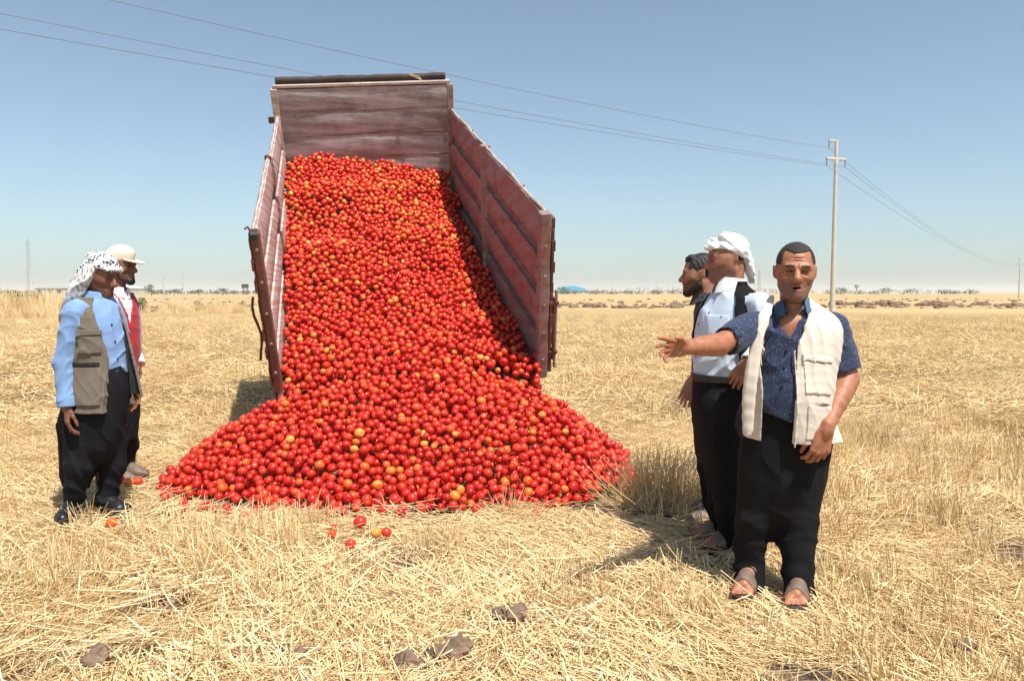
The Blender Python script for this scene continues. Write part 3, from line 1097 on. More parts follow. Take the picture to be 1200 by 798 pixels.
def inter(a, b, k=0.):
    return F(lambda P: -smin(-a(P), -b(P), k), np.maximum(a.lo, b.lo), np.minimum(a.hi, b.hi))

def half(n, p):
    """half space: inside is where (x-p).n < 0"""
    n = np.asarray(n, f4)
    n = n / np.linalg.norm(n)
    p = np.asarray(p, f4)
    return F(lambda P: (P - p) @ n, A3(-9, -9, -9), A3(9, 9, 9))

def where(a, fn):
    """cut a by fn(P) < 0"""
    return F(lambda P: np.maximum(a(P), fn(P).astype(f4)), a.lo, a.hi)

def off(a, o):
    return F(lambda P: a(P) - o, a.lo - o, a.hi + o)

def shell(a, th):
    return F(lambda P: np.maximum(a(P), -(a(P) + th)), a.lo, a.hi)

def folds(a, amp, fn):
    return F(lambda P: a(P) + amp * fn(P).astype(f4), a.lo - amp, a.hi + amp)

def crease(seed, f=30, dirv=(0, 0, 1), warp=1.4, sharp=1.0):
    r = np.random.default_rng(seed)
    d = np.asarray(dirv, f4)
    d = d / np.linalg.norm(d)
    k2, k3 = r.normal(size=3) * 9, r.normal(size=3) * 16
    k4 = r.normal(size=3) * f * .5 + d * f * .6
    p = r.random(4) * 6
    def fn(P):
        w1 = np.sin(P @ k2 + p[0]) + .6 * np.sin(P @ k3 + p[1])
        s1 = np.abs(np.sin((P @ d) * f * .5 + warp * w1 + p[2]))
        s2 = np.sin(P @ k4 + warp * w1 + p[3])
        m = .5 + .5 * np.sin(P @ (k3 * .6) + p[2])
        return .72 - 1.15 * (1 - s1) ** 1.6 * (.35 + .65 * m) - .18 * s2 * (1 - m)
    return fn

def surface(f, h, lo=None, hi=None):
    """surface nets of f on a grid of pitch h -> verts, quads"""
    lo = (f.lo if lo is None else np.asarray(lo, f4)) - 3 * h
    hi = (f.hi if hi is None else np.asarray(hi, f4)) + 3 * h
    nc = np.ceil((hi - lo) / (4 * h)).astype(int) + 1
    I = np.stack(np.meshgrid(*[np.arange(n) for n in nc], indexing='ij'), -1).reshape(-1, 3)
    D = f((lo + (I * 4 + 1.5) * h).astype(f4)).reshape(nc)
    D3 = D.repeat(4, 0).repeat(4, 1).repeat(4, 2).astype(f4)
    m = np.abs(D3) < 4 * h * 1.3
    idx = np.argwhere(m)
    D3[m] = f((lo + idx * h).astype(f4))
    s_ = D3 < 0
    s_[0], s_[-1], s_[:, 0], s_[:, -1], s_[:, :, 0], s_[:, :, -1] = (False,) * 6
    n = np.array(s_.shape)
    c = np.zeros(n - 1, np.int8)
    cor = [(a, b, d) for a in (0, 1) for b in (0, 1) for d in (0, 1)]
    for a, b, d in cor:
        c += s_[a:n[0] - 1 + a, b:n[1] - 1 + b, d:n[2] - 1 + d]
    act = np.argwhere((c > 0) & (c < 8))
    vid = np.full(n - 1, -1, np.int32)
    vid[act[:, 0], act[:, 1], act[:, 2]] = np.arange(len(act))
    val = {k: D3[act[:, 0] + k[0], act[:, 1] + k[1], act[:, 2] + k[2]] for k in cor}
    acc, cnt = np.zeros((len(act), 3), f4), np.zeros(len(act), f4)
    for a in cor:
        for ax in range(3):
            if a[ax] == 0:
                b = list(a)
                b[ax] = 1
                b = tuple(b)
                va, vb = val[a], val[b]
                x = (va < 0) != (vb < 0)
                t = np.clip(va / np.where(np.abs(va - vb) < 1e-9, 1e-9, va - vb), 0, 1)
                p = np.array(a, f4) + t[:, None] * (np.array(b, f4) - np.array(a, f4))
                acc[x] += p[x]
                cnt[x] += 1
    V = lo + (act + acc / np.maximum(cnt, 1)[:, None]) * h
    Q = []
    for ax in range(3):
        sl0, sl1 = [slice(None)] * 3, [slice(None)] * 3
        sl0[ax], sl1[ax] = slice(0, -1), slice(1, None)
        e = np.argwhere(s_[tuple(sl0)] != s_[tuple(sl1)])
        o1, o2 = (ax + 1) % 3, (ax + 2) % 3
        e = e[(e[:, o1] > 0) & (e[:, o2] > 0)]
        def g(d1, d2):
            k = e.copy()
            k[:, o1] -= d1
            k[:, o2] -= d2
            return vid[k[:, 0], k[:, 1], k[:, 2]]
        q = np.stack([g(1, 1), g(0, 1), g(0, 0), g(1, 0)], 1)
        ins = s_[e[:, 0], e[:, 1], e[:, 2]]
        q[~ins] = q[~ins][:, ::-1]
        Q.append(q)
    Q = np.concatenate(Q)
    Q = Q[(Q >= 0).all(1)]
    return V.astype(f4), Q

COVER, LATER = {}, []
GARMENT = ('shirt', 'trousers', 'jacket', 'knitted_vest')
def merge_hidden(V, Q, hid, cell):
    """coarsen the part of a body that its clothes cover"""
    key = np.floor(V / cell).astype(np.int64)
    k = (key[:, 0] * 4001 + key[:, 1]) * 4001 + key[:, 2]
    k = np.where(hid, k, 10 ** 14 + np.arange(len(V)))
    _, inv = np.unique(k, return_inverse=True)
    n = inv.max() + 1
    cnt = np.bincount(inv, minlength=n)
    V2 = np.stack([np.bincount(inv, V[:, i], n) / cnt for i in range(3)], 1)
    out, seen = [], set()
    for q in inv[Q].tolist():
        f = [q[i] for i in range(4) if q[i] != q[i - 1]]
        if len(set(f)) == len(f) and len(f) > 2:
            key = tuple(sorted(f))
            if key not in seen:
                seen.add(key)
                out.append(f)
    return V2.astype(f4), out

def build(name, f, h, mats, parent, attrs=None, mi=None, lo=None, hi=None, **props):
    if name == 'body' and (name, id(parent)) not in COVER:
        LATER.append((name, f, h, mats, parent, attrs))
        return None
    if name in GARMENT:
        COVER.setdefault(parent.name, []).append(f)
    V, Q = surface(f, h, lo, hi)
    if name == 'body':
        d = np.min([g(V) for g in COVER[parent.name]], 0)
        V, Q = merge_hidden(V, Q, d < -.014, h * 4.2)
    at_ = {k: ('FLOAT', fn(V)) for k, fn in (attrs or {}).items()}
    me = mesh_np(name, V, Q, mats if isinstance(mats, (list, tuple)) else [mats], True,
                 mi=None if mi is None else mi(V[Q].mean(1)), attrs=at_)
    o = link(name, me, parent)
    for k, v in props.items():
        o[k] = v
    return o

# ------------------------------------------------------------------ anatomy
def rotm(yaw=0, pitch=0, roll=0):
    """head frame -> world; yaw 0 looks towards -Y (the camera), pitch > 0 looks down"""
    return np.array(Matrix.Rotation(yaw, 3, 'Z') @ Matrix.Rotation(pitch, 3, 'X') @ Matrix.Rotation(roll, 3, 'Y'), f4)

class Frame:
    """local frame: x = the head's left, y = back (face looks to -y), z = up"""
    def __init__(s, c, M, k=1.0):
        s.c, s.M, s.k = np.asarray(c, f4), M, k
    def w(s, *p):
        return s.c + s.M @ (np.array(p, f4) * s.k)
    def inv(s, P):
        return ((P - s.c) @ s.M) / s.k
    def rc(s, a, b, ra, rb):
        return rc(s.w(*a), s.w(*b), ra * s.k, rb * s.k)
    def ell(s, c, r, R_=None):
        M = s.M if R_ is None else s.M @ R_
        return ell(s.w(*c), np.array(r) * s.k, M)

def rot_ear(s_):
    return np.array(Matrix.Rotation(-s_ * .45, 3, 'Z'), f4)

def cranium(h, o=0.):
    return U(.03, h.ell((0, .018, .038), (.076 + o, .097 + o, .085 + o)), h.ell((0, -.028, .028), (.064 + o, .062 + o, .068 + o)))

def head_field(h, mouth=0., nose=1.0, jaw=1.0, brow=1.0, fat=0., lines=True):
    skull = U(.035,
        h.ell((0, .018, .038), (.076, .097, .085)),
        h.ell((0, -.030, .022), (.064, .060, .066)),
        h.ell((0, -.030, -.036), (.062 + fat, .055, .072)),
        h.ell((0, -.018, -.008), (.067 + fat, .062, .056)),
        h.rc((-.038 - fat, .004, -.062), (-.011, -.074, -.106 * jaw), .024 + fat, .020),
        h.rc((.038 + fat, .004, -.062), (.011, -.074, -.106 * jaw), .024 + fat, .020),
        h.ell((0, -.050, -.075), (.038 + fat * .6, .044, .040)))
    f = U(.016, skull,
        h.rc((-.042, -.062, -.026), (-.050, -.038, -.022), .022, .022),
        h.rc((.042, -.062, -.026), (.050, -.038, -.022), .022, .022),
        h.rc((-.040, -.080, .019), (-.010, -.090, .014), .0105 * brow, .009 * brow),
        h.rc((.040, -.080, .019), (.010, -.090, .014), .0105 * brow, .009 * brow))
    f = sub(f, h.ell((-.031, -.098, -.001), (.022, .023, .0155)), .007)
    f = sub(f, h.ell((.031, -.098, -.001), (.022, .023, .0155)), .007)
    f = U(.007, f,
        h.rc((0, -.088, .008), (0, -.110 - .004 * nose, -.032), .0095, .0135 * nose),
        h.rc((-.010, -.098, -.038), (.010, -.098, -.038), .0125 * nose, .0125 * nose),
        h.ell((-.031, -.078, -.001), (.0145, .0115, .0100)),
        h.ell((.031, -.078, -.001), (.0145, .0115, .0100)),
        h.ell((0, -.078, -.105 * jaw), (.019, .020, .016)))
    f = U(.005, f,
        h.rc((-.020, -.086, -.064), (0, -.097, -.060), .0055, .0075),
        h.rc((.020, -.086, -.064), (0, -.097, -.060), .0055, .0075),
        h.rc((-.018, -.086, -.073 - mouth), (0, -.094, -.077 - mouth), .0055, .0080),
        h.rc((.018, -.086, -.073 - mouth), (0, -.094, -.077 - mouth), .0055, .0080))
    if mouth:
        f = sub(f, h.ell((0, -.098, -.069 - mouth * .5), (.017, .022, .0035 + mouth * .5)), .003)
    if lines:
        for s_ in (-1, 1):
            f = sub(f, h.rc((s_ * .019, -.104, -.036), (s_ * .033, -.086, -.066), .0032, .0025), .008)
            f = sub(f, h.rc((s_ * .018, -.096, -.013), (s_ * .042, -.082, -.018), .003, .002), .007)
        for z_ in (.042, .054):
            f = sub(f, h.rc((-.030, -.0905 + (z_ - .04) * .5, z_), (.030, -.0905 + (z_ - .04) * .5, z_), .0020, .0020), .006)
        f = sub(f, h.rc((0, -.101, .012), (.002, -.0985, .026), .0035, .003), .004)
    ears = []
    for s_ in (-1, 1):
        e = U(.004, h.ell((s_ * .080, .020, -.004), (.0075, .017, .028), rot_ear(s_)), h.rc((s_ * .086, .030, .018), (s_ * .081, .028, -.016), .0055, .0045),
              h.rc((s_ * .074, .008, -.030), (s_ * .074, .010, -.022), .006, .006))
        ears.append(sub(e, h.ell((s_ * .090, .014, .002), (.006, .009, .015)), .004))
    return U(.008, f, *ears)

def hand_field(w, d, n, side, curl=(.5, .6, .5), spread=.10, k=1.0, thumb=(.75, .55), fan=None):
    """w wrist, d finger direction, n palm normal (towards the palm's inside), side = +1/-1 which side of d x n the thumb is"""
    d = np.asarray(d, f4)
    d = d / np.linalg.norm(d)
    n = np.asarray(n, f4)
    n = n - d * (n @ d)
    n = n / np.linalg.norm(n)
    s_ = np.cross(d, n) * side                      # towards the thumb
    w = np.asarray(w, f4)
    pt = lambda a, b, c: w + (d * a + s_ * b + n * c) * k
    fs = []
    kn = [(.093, .033), (.098, .011), (.092, -.011), (.083, -.031)]
    ln = [(.043, .026, .021), (.048, .030, .022), (.044, .028, .021), (.034, .021, .019)]
    for (a, b) in kn:
        fs.append(rc(pt(.012, b * .55, 0), pt(a, b, -.002), .0145 * k, .0115 * k))
    fs.append(rc(pt(-.02, 0, 0), pt(.02, 0, 0), .026 * k, .024 * k))
    fs.append(rc(pt(.02, .026, .008), pt(.055, .030, .010), .016 * k, .013 * k))      # ball of the thumb
    fs.append(rc(pt(.02, -.024, .006), pt(.065, -.028, .006), .014 * k, .012 * k))
    palm = U(.012, *fs)
    fg = []
    for i, ((a, b), l3) in enumerate(zip(kn, ln)):
        p = pt(a, b, -.002)
        ang = 0.
        lat = (fan[i] if fan else (1.5 - i) * spread)
        cu = curl[i] if hasattr(curl[0], '__len__') else curl
        rr = (.0098, .0088, .0080, .0070) if i < 3 else (.0086, .0078, .0070, .0062)
        for j in range(3):
            ang += cu[j]
            v = d * math.cos(ang) * math.cos(lat) + s_ * math.sin(lat) + n * math.sin(ang)
            v = v / np.linalg.norm(v)
            q = p + v * l3[j] * k
            fg.append(rc(p, q, rr[j] * k, rr[j + 1] * k))
            p = q
    p = pt(.026, .030, .010)
    t0, t1 = thumb
    v = d * math.cos(t0) + s_ * math.sin(t0) * .85 + n * .35
    v = v / np.linalg.norm(v)
    q = p + v * .042 * k
    th = [rc(p, q, .0135 * k, .0105 * k)]
    v2 = v + (d * .4 - s_ * .5) * t1 + n * .15
    v2 = v2 / np.linalg.norm(v2)
    q2 = q + v2 * .032 * k
    th += [rc(q, q2, .0105 * k, .0095 * k), rc(q2, q2 + (v2 * .7 + d * .3) * .024 * k, .0095 * k, .0075 * k)]
    return U(.005, palm, U(.0018, *fg), U(.006, *th))

def foot_field(an, toe_dir, ln=.25, k=1.0, toes=True):
    an = np.asarray(an, f4)
    d = A3(*toe_dir[:2], 0)
    d = d / np.linalg.norm(d)
    s_ = A3(-d[1], d[0], 0)
    z0 = an[2] - .085 * k
    p = lambda a, b, c: A3(an[0], an[1], z0) + (d * a + s_ * b + A3(0, 0, 1) * c) * k
    fs = [rc(p(-.045, 0, .035), p(0, 0, .085), .034 * k, .040 * k), rc(p(-.045, 0, .030), p(.10, 0, .030), .030 * k, .030 * k),
          rc(p(.02, 0, .07), p(.12, 0, .035), .038 * k, .026 * k), rc(p(.07, -.02, .026), p(.14, -.025, .02), .026 * k, .022 * k),
          rc(p(.07, .02, .024), p(.13, .028, .018), .024 * k, .018 * k)]
    if toes:
        for i, b in enumerate((-.032, -.012, .006, .022, .036)):
            fs.append(rc(p(.135 - .004 * i * i * .4, b, .016), p(.185 - .009 * i, b * 1.1, .011), (.0125 if i == 0 else .0095) * k, (.0115 if i == 0 else .0085) * k))
    else:
        fs.append(rc(p(.12, 0, .024), p(.175, 0, .018), .036 * k, .026 * k))
    return U(.014, *fs)

def shoe_field(an, toe_dir, k=1.0):
    return off(foot_field(an, toe_dir, toes=False, k=k), .010)

# skin: tone attribute -> 0 skin, .33 lips, .66 stubble, 1 brow / dark
def skin_material(name, skin, lips, stubble, dark):
    m, t, b = nodes(name)
    a = N(t, 'Attribute', attribute_name='tone')
    base = ramp(t, noise(t, 26, 5, .65), [(.32, (skin[0] * .74, skin[1] * .66, skin[2] * .62)), (.5, skin), (.68, (skin[0] * 1.18, skin[1] * 1.16, skin[2] * 1.12))])
    c1 = mixc(t, ramp(t, a.outputs['Fac'], [(0, (0, 0, 0)), (.3, (1, 1, 1))]), base, lips)
    sp = ramp(t, noise(t, 420, 2, .6), [(.35, stubble), (.62, tuple((x + y) / 2 for x, y in zip(stubble, skin)))])
    c2 = mixc(t, ramp(t, a.outputs['Fac'], [(.36, (0, 0, 0)), (.62, (1, 1, 1))]), c1, sp)
    c3 = mixc(t, ramp(t, a.outputs['Fac'], [(.70, (0, 0, 0)), (.95, (1, 1, 1))]), c2, dark)
    t.links.new(c3, b.inputs['Base Color'])
    b.inputs['Roughness'].default_value = .48
    b.inputs['Specular IOR Level'].default_value = .45
    b.inputs['Subsurface Weight'].default_value = .0
    bump(t, b, noise(t, 190, 4, .7), .45, .003)
    return m

def face_tone(h, beard=.66, moust=True, browk=1.0, mouth=0., beard_lo=-.14, fade=False):
    """tone per vertex from the head frame"""
    def fn(V):
        q = h.inv(V)
        x, y, z = np.abs(q[:, 0]), q[:, 1], q[:, 2]
        t = np.zeros(len(V))
        face = (y < .03) & (z > beard_lo) & (z < .05) & (x < .09)
        nz = (vnoise(q, 60, 4) - .5)
        if beard:
            line = -.030 - .62 * np.clip(.062 - x, 0, 1) * 1.0 + .008 * nz          # cheek line drops towards the mouth
            bd = face & (z < line) & (y < .022 - .2 * (z + .1))
            mo = face & (y < -.07) & (z < -.046) & (z > -.062) & (x < .034) & moust
            t = np.where(bd, beard * np.clip((line - z) / .012, 0, 1), t)
            t = np.where(mo, beard, t)
        if fade:
            fd = np.clip((x - .050) / .01, 0, 1) * np.clip((z + .035) / .03, 0, 1) * (y > -.034 + .3 * np.clip(.03 - z, 0, 1)) * (z < .07) * (y < .09)
            t = np.maximum(t, .66 * fd * (np.abs(q[:, 0]) < .0765))
        lip = (y < -.082) & (x < .023) & (z < -.0585 + .0) & (z > -.083 - mouth) & (np.abs(z + .068 + mouth * .5) < (.0135 + mouth * .6) * (1 - (x / .026) ** 2))
        t = np.where(lip, .30, t)
        br = face & (y < -.055) & (np.abs(z - (.0205 + .12 * np.clip(x - .010, 0, .022) - .28 * np.clip(x - .032, 0, 1))) < (.0046 + .003 * nz - .05 * np.clip(x - .036, 0, 1)) * browk) & (x > .010) & (x < .050)
        t = np.where(br, 1.0, t)
        eye = face & (y < -.074) & (np.abs(z + .0015) < .0034) & (np.abs(x - .031) < .012)
        t = np.where(eye, 1.0, t)
        if mouth:
            hole = (y > -.095) & (y < -.06) & (x < .017) & (np.abs(z + .069 + mouth * .5) < (.002 + mouth * .45))
            t = np.where(hole, 1.0, t)
        return t
    return fn

def finish_bodies():
    for name, f, h, mats, parent, attrs in LATER:
        COVER[(name, id(parent))] = True
        build(name, f, h, mats, parent, attrs)
# ================================================================== PEOPLE
class Man:
    def __init__(s, x, y, label):
        s.r = np.array([x, y, float(gz(x, y)) * .5 + .035])
        s.o = thing('person', label, 'person', tuple(s.r), 0, 'farmers standing round the spilled tomatoes')
    def L(s, px, py, dy=0.):
        return (at(px, py, s.r[1] + dy) - s.r).astype(f4)
    def row(s, py, x0, x1, depth, dy=0., side=False):
        """a body section from its edges in the photograph; side: seen in profile"""
        a, b = s.L(x0, py, dy), s.L(x1, py, dy)
        hw = (b[0] - a[0]) / 2
        return (float(a[2]), float((a[0] + b[0]) / 2), dy) + ((depth, hw) if side else (hw, depth))

def sleeve(pts, rads, end_dir=None, hollow=None, k=.02):
    f = chain(pts, rads, k)
    d = (np.asarray(pts[-1]) - np.asarray(pts[-2])) if end_dir is None else np.asarray(end_dir)
    d = d / np.linalg.norm(d)
    f = inter(f, half(d, pts[-1]))
    if hollow:
        f = sub(f, rc(pts[-1] - d * hollow[0], pts[-1] + d * .03, hollow[1], hollow[1]))
    return f

def dyed(name, base, dots=None, dot_scale=70, **kw):
    m = cloth(name, base, **kw)
    if dots:
        t = m.node_tree
        b = t.nodes['Principled BSDF']
        old = b.inputs['Base Color'].links[0].from_socket
        tc = N(t, 'TexCoord')
        v = N(t, 'TexVoronoi')
        v.inputs['Scale'].default_value = dot_scale
        t.links.new(tc.outputs['Object'], v.inputs['Vector'])
        t.links.new(mixc(t, ramp(t, v.outputs['Distance'], [(.14, (1, 1, 1)), (.22, (0, 0, 0))]), old, dots), b.inputs['Base Color'])
    return m

m_skin_a = skin_material('tanned_skin', (.37, .150, .080), (.29, .09, .065), (.13, .085, .062), (.02, .013, .010))
m_skin_b = skin_material('ruddy_skin', (.33, .14, .085), (.25, .09, .07), (.16, .10, .08), (.03, .022, .02))
m_skin_c = skin_material('young_skin', (.36, .17, .105), (.30, .11, .08), (.035, .02, .014), (.012, .008, .006))
m_skin_d = skin_material('weathered_skin', (.20, .085, .05), (.16, .06, .045), (.10, .055, .04), (.03, .02, .018))
m_hair = plain('dark_hair', (.016, .012, .010), .55, .5, 60, 0, 300, .6)
m_hair_grey = plain('greying_hair', (.024, .020, .018), .8, .7, 110, 0, 300, .8)
m_black_cloth = cloth('black_cotton', (.0085, .008, .009), .25, sheen=.0)
m_char_cloth = cloth('charcoal_cotton', (.0105, .0105, .014), .25, sheen=.0)
m_cream = cloth('cream_canvas', (.66, .585, .50), .07)
m_navy = dyed('navy_speckled_cotton', (.030, .042, .085), (.22, .25, .31), 88)
m_navy_in = cloth('navy_collar', (.07, .12, .20))
m_paleblue = cloth('pale_blue_cotton', (.52, .60, .72), .05)
m_white = cloth('white_cotton', (.80, .80, .80), .04)
m_blue = cloth('sky_blue_cotton', (.20, .325, .56), .10)
m_olive = cloth('olive_brown_canvas', (.165, .135, .105), .10)
m_lining = cloth('dark_lining', (.018, .020, .026), .2)
m_redknit = cloth('dark_red_knit', (.40, .022, .035), .1)
m_greypink = cloth('grey_jacket_cotton', (.40, .35, .34), .08)
m_beige = cloth('beige_cap_cotton', (.70, .60, .48), .05)
m_leather = plain('black_shoe_leather', (.014, .013, .013), .35, .3, 12, 0, 90, .1)
m_brownleather = plain('dusty_brown_leather', (.17, .115, .085), .6, .3, 12, 0, 90, .2)
m_sole = plain('rubber_sole', (.05, .04, .035), .85)
m_metal = plain('dull_buckle_metal', (.55, .53, .5), .35, .1, 8, .9)
m_button = plain('dark_button', (.03, .03, .04), .4, .1)

def sandal(m, name, an, d, k=1.0, label=None):
    d = A3(d[0], d[1], 0)
    d = d / np.linalg.norm(d)
    s_ = A3(-d[1], d[0], 0)
    z0 = an[2] - .085 * k
    p = lambda a, b, c: A3(an[0], an[1], z0) + (d * a + s_ * b + A3(0, 0, 1) * c) * k
    sole = where(U(.02, rc(p(-.05, 0, 0), p(.05, 0, 0), .040 * k, .042 * k), rc(p(.05, 0, 0), p(.15, 0, 0), .044 * k, .048 * k)),
                 lambda P: np.abs(P[:, 2] - z0 + .012) - .016)
    foot = foot_field(an, d, k=k)
    st = shell(off(foot, .007), .012)
    ax = lambda P: (P - p(0, 0, 0)) @ d / k
    az = lambda P: (P[:, 2] - z0)
    st = where(st, lambda P: np.minimum(np.minimum(np.abs(ax(P) - .095) - .030, np.abs(ax(P) - .02 - .3 * (az(P) - .06)) - .014),
                                        np.maximum(np.abs(az(P) - .055) - .011, ax(P) - .03)))
    st = where(st, lambda P: -az(P) - .004)
    o = build(name, st, .004, m_brownleather, m.o)
    build('sole', sole, .006, m_sole, o)
    return o

def shoe(m, an, d, mat, k=1.0):
    f = shoe_field(an, d, k)
    z0 = an[2] - .085 * k
    f = where(f, lambda P: np.maximum(-(P[:, 2] - z0) - .012, P[:, 2] - z0 - .10))
    o = build('shoe', f, .006, mat, m.o)
    build('sole', where(off(shoe_field(an, d, k), .005), lambda P: np.abs(P[:, 2] - z0 + .004) - .013), .006, m_sole, o)
    return o

def trousers(m, hips, legs, web=None, seed=1, mat=None, amp=.010, h=.008, name='trousers', hem_z=None, k=.05):
    parts = [hips] + [chain(list(p) + [p[-1] - A3(0, 0, .08)], list(r) + [r[-1]], .03) for p, r in legs] + ([web] if web else [])
    f = U(k, *parts)
    cr1, cr2 = crease(seed, 34, (.3, .2, 1), 1.6), crease(seed + 1, 46, (1, .3, .25), 1.3)
    f = folds(f, amp, lambda P: (cr2(P) - .4) * .7 + (cr1(P) - .4) * np.clip((.55 - P[:, 2]) * 2.5, .15, 1.2))
    hz = min(float(p[-1][2]) for p, r in legs)
    f = where(f, lambda P: (hz - .012 + .008 * np.sin(P[:, 0] * 60 + P[:, 1] * 45)) - P[:, 2])
    return build(name, f, h, mat or m_black_cloth, m.o)

def collar(m, base, top, r0, r1, gap_dir, mat, parent, gap=.035, name='collar', h=.0045, drop=.018):
    base, top = np.asarray(base, f4), np.asarray(top, f4)
    ax = (top - base) / np.linalg.norm(top - base)
    g = np.asarray(gap_dir, f4)
    g = g / np.linalg.norm(g)
    sd = np.cross(ax, g)
    ring = shell(rc(base - ax * .03, top + ax * .03, r0, r1), .009)
    fold_ = shell(rc(base - ax * .02, top + ax * .01, r0 + .020, r1 + .004), .008)
    L_ = float(np.linalg.norm(top - base))
    t = lambda P: (P - base) @ ax
    fr = lambda P: (P - base) @ g
    lat = lambda P: (P - base) @ sd
    ring = where(ring, lambda P: np.maximum(np.abs(t(P) - L_ / 2) - L_ / 2, -(np.abs(lat(P)) - gap * np.clip(.4 + (t(P)) / L_, 0, 2)) * (fr(P) > 0) - 9 * (fr(P) <= 0)))
    fold_ = where(fold_, lambda P: np.maximum(np.maximum(-(t(P) - L_ * .15 + np.clip(fr(P), 0, 1) * .40 * 1.0 - .0), t(P) - L_ * 1.02),
                                              -(np.abs(lat(P)) - gap * .9) * (fr(P) > 0) - 9 * (fr(P) <= 0)))
    return build(name, U(.003, ring, fold_), h, mat, parent)

# ------------------------------------------------------------------ man in the cream vest, arm stretched out
A_ = Man(1.27, 3.75, 'stocky man in cream vest and navy shirt, arm stretched toward the tomatoes')
L = A_.L
yawA = -.32
hA = Frame(L(932, 318, -.02), rotm(-.26, .03, .03), 1.13)
nb = L(931, 366, .02)
shR, shL = L(884, 383, -.02), L(976, 388, .03)
elR, wrR = L(842, 404, -.20), L(802, 407, -.35)
elL, wrL = L(993, 444, -.02), L(968, 503, -.20)
torsoA = [A_.row(352, 920, 946, .045, .02), A_.row(361, 907, 960, .085, .02), A_.row(372, 891, 976, .11, .015), A_.row(387, 884, 981, .122, .0), A_.row(405, 884, 979, .132, -.01),
          A_.row(432, 885, 974, .145, -.02), A_.row(462, 885, 970, .158, -.035), A_.row(488, 884, 970, .155, -.03), A_.row(520, 884, 971, .145, -.01)]
anR, anL = L(878, 680, .03), L(937, 688, -.09)
anR[2], anL[2] = .098, .098
dR, dL = A3(-.55, -1, 0), A3(-.50, -1, 0)
handR = hand_field(wrR, L(762, 408, -.46) - wrR, (.12, -.9, -.25), 1, ((.10, .18, .15), (.16, .25, .2), (.28, .35, .25), (.42, .5, .3)), .13, 1.04, (.55, .35))
handL = hand_field(wrL, L(957, 541, -.20) - wrL, (-.15, 1, .05), -1, (.55, .75, .5), .04, 1.18, (.40, .4))
bodyA = U(.018,
          U(.03, head_field(hA, mouth=.0025, nose=1.12, jaw=1.0, brow=1.3, fat=.002), rc(hA.w(0, .035, -.06), nb, .062, .070), ell(L(929, 384, -.03), (.085, .055, .07))),
          stack(torsoA[2:], yawA, -.030),
          chain([shR, elR, wrR], [.058, .050, .031]), chain([shL, elL, wrL], [.060, .053, .032]),
          rc(elR + (wrR - elR) * .12, elR + (wrR - elR) * .55, .050, .042), rc(elL + (wrL - elL) * .1, elL + (wrL - elL) * .5, .054, .043),
          handR, handL,
          chain([L(900, 520, .02), L(884, 600, .04), anR], [.075, .06, .042]), chain([L(945, 520, .0), L(938, 600, -.02), anL], [.075, .06, .042]),
          foot_field(anR, dR, k=1.05), foot_field(anL, dL, k=1.05))
toneA = face_tone(hA, .58, True, 1.0, .0025, fade=True)
build('body', bodyA, .0036, m_skin_a, A_.o, {'tone': toneA})
# hair, cropped short with receding temples
hf = U(.02, cranium(hA, .0028))
def hairline(P):
    q = hA.inv(P)
    x, y, z = np.abs(q[:, 0]), q[:, 1], q[:, 2]
    front = .076 + .35 * np.clip(x - .012, 0, .03) - 5.5 * np.clip(x - .052, 0, .03) + .007 * (vnoise(q, 150, 8) - .5)
    side = np.where(y < .028, .046 - .5 * (y + .005), -.030)
    lim = np.where(y < -.03, front, np.minimum(front, np.where(x > .045, side, np.where(y > .028, -.052, .06))))
    return (lim - z) * .7
hf = where(hf, hairline)
hf = folds(hf, .0035, lambda P: vnoise(P, 170, 3) - .5)
build('hair', hf, .0036, m_hair_grey, A_.o)
# shirt, open at the neck
sR, sL = shR + (elR - shR) * .80, shL + (elL - shL) * .86
shirt = U(.03, stack(torsoA, yawA, 0),
          sleeve([shR, sR], [.080, .070], None, (.05, .058)), sleeve([shL + A3(-.01, 0, .01), sL], [.090, .080], None, (.05, .066)))
vdir = A3(math.sin(yawA), -math.cos(yawA), 0)
vl = A3(math.cos(yawA), math.sin(yawA), 0)
apex = L(925, 399, -.13)
shirt = where(shirt, lambda P: np.where((P - nb) @ vdir > .02, -(np.abs((P - apex) @ vl) - .50 * ((P[:, 2] - apex[2]))) * .85, -1))
hemz = L(0, 491, -.18)[2]
shirt = where(shirt, lambda P: (hemz - .02 * np.sin(P[:, 0] * 14) - P[:, 2]))
c1, c2 = crease(5, 46, (.5, .1, 1), 1.5), crease(6, 80, (-.6, .2, 1), 1.5)
shirt = folds(shirt, .009, lambda P: (c1(P) - .4) * .8 + (c2(P) - .4) * .5)
sh_o = build('shirt', shirt, .006, m_navy, A_.o)
collar(A_, nb + A3(-.004, -.014, -.020), nb + A3(-.004, .012, .040), .092, .080, (math.sin(-.28), -math.cos(.28), 0), m_navy_in, sh_o, gap=.048)
st = stack(torsoA, yawA, 0)
def onto(f, m, px, py, dy=-.1, start=.6):
    """follow the view ray to the first point on field f; returns the point and the ray"""
    p = m.L(px, py, dy)
    d = p + m.r.astype(f4) - A3(0, 0, CAMZ)
    d = d / np.linalg.norm(d)
    p = p - d * start
    for _ in range(40):
        p = p + d * max(min(float(f(p[None].astype(f4))[0]), .08), -.02)
    return p, d
def button(m, f, px, py, parent, r=.006, dy=-.1):
    p, d = onto(f, m, px, py, dy)
    M = Matrix.Translation(tuple(map(float, p))) @ Vector(tuple(map(float, -d))).to_track_quat('Z', 'Y').to_matrix().to_4x4()
    MB().disc_lathe([(0, .009), (r * .85, .009), (r, .004), (r, -.006)], M, 8).build('button', m_button, parent)
for (px, py) in ((922, 410), (919, 430), (917, 452)):
    button(A_, st, px, py, sh_o)
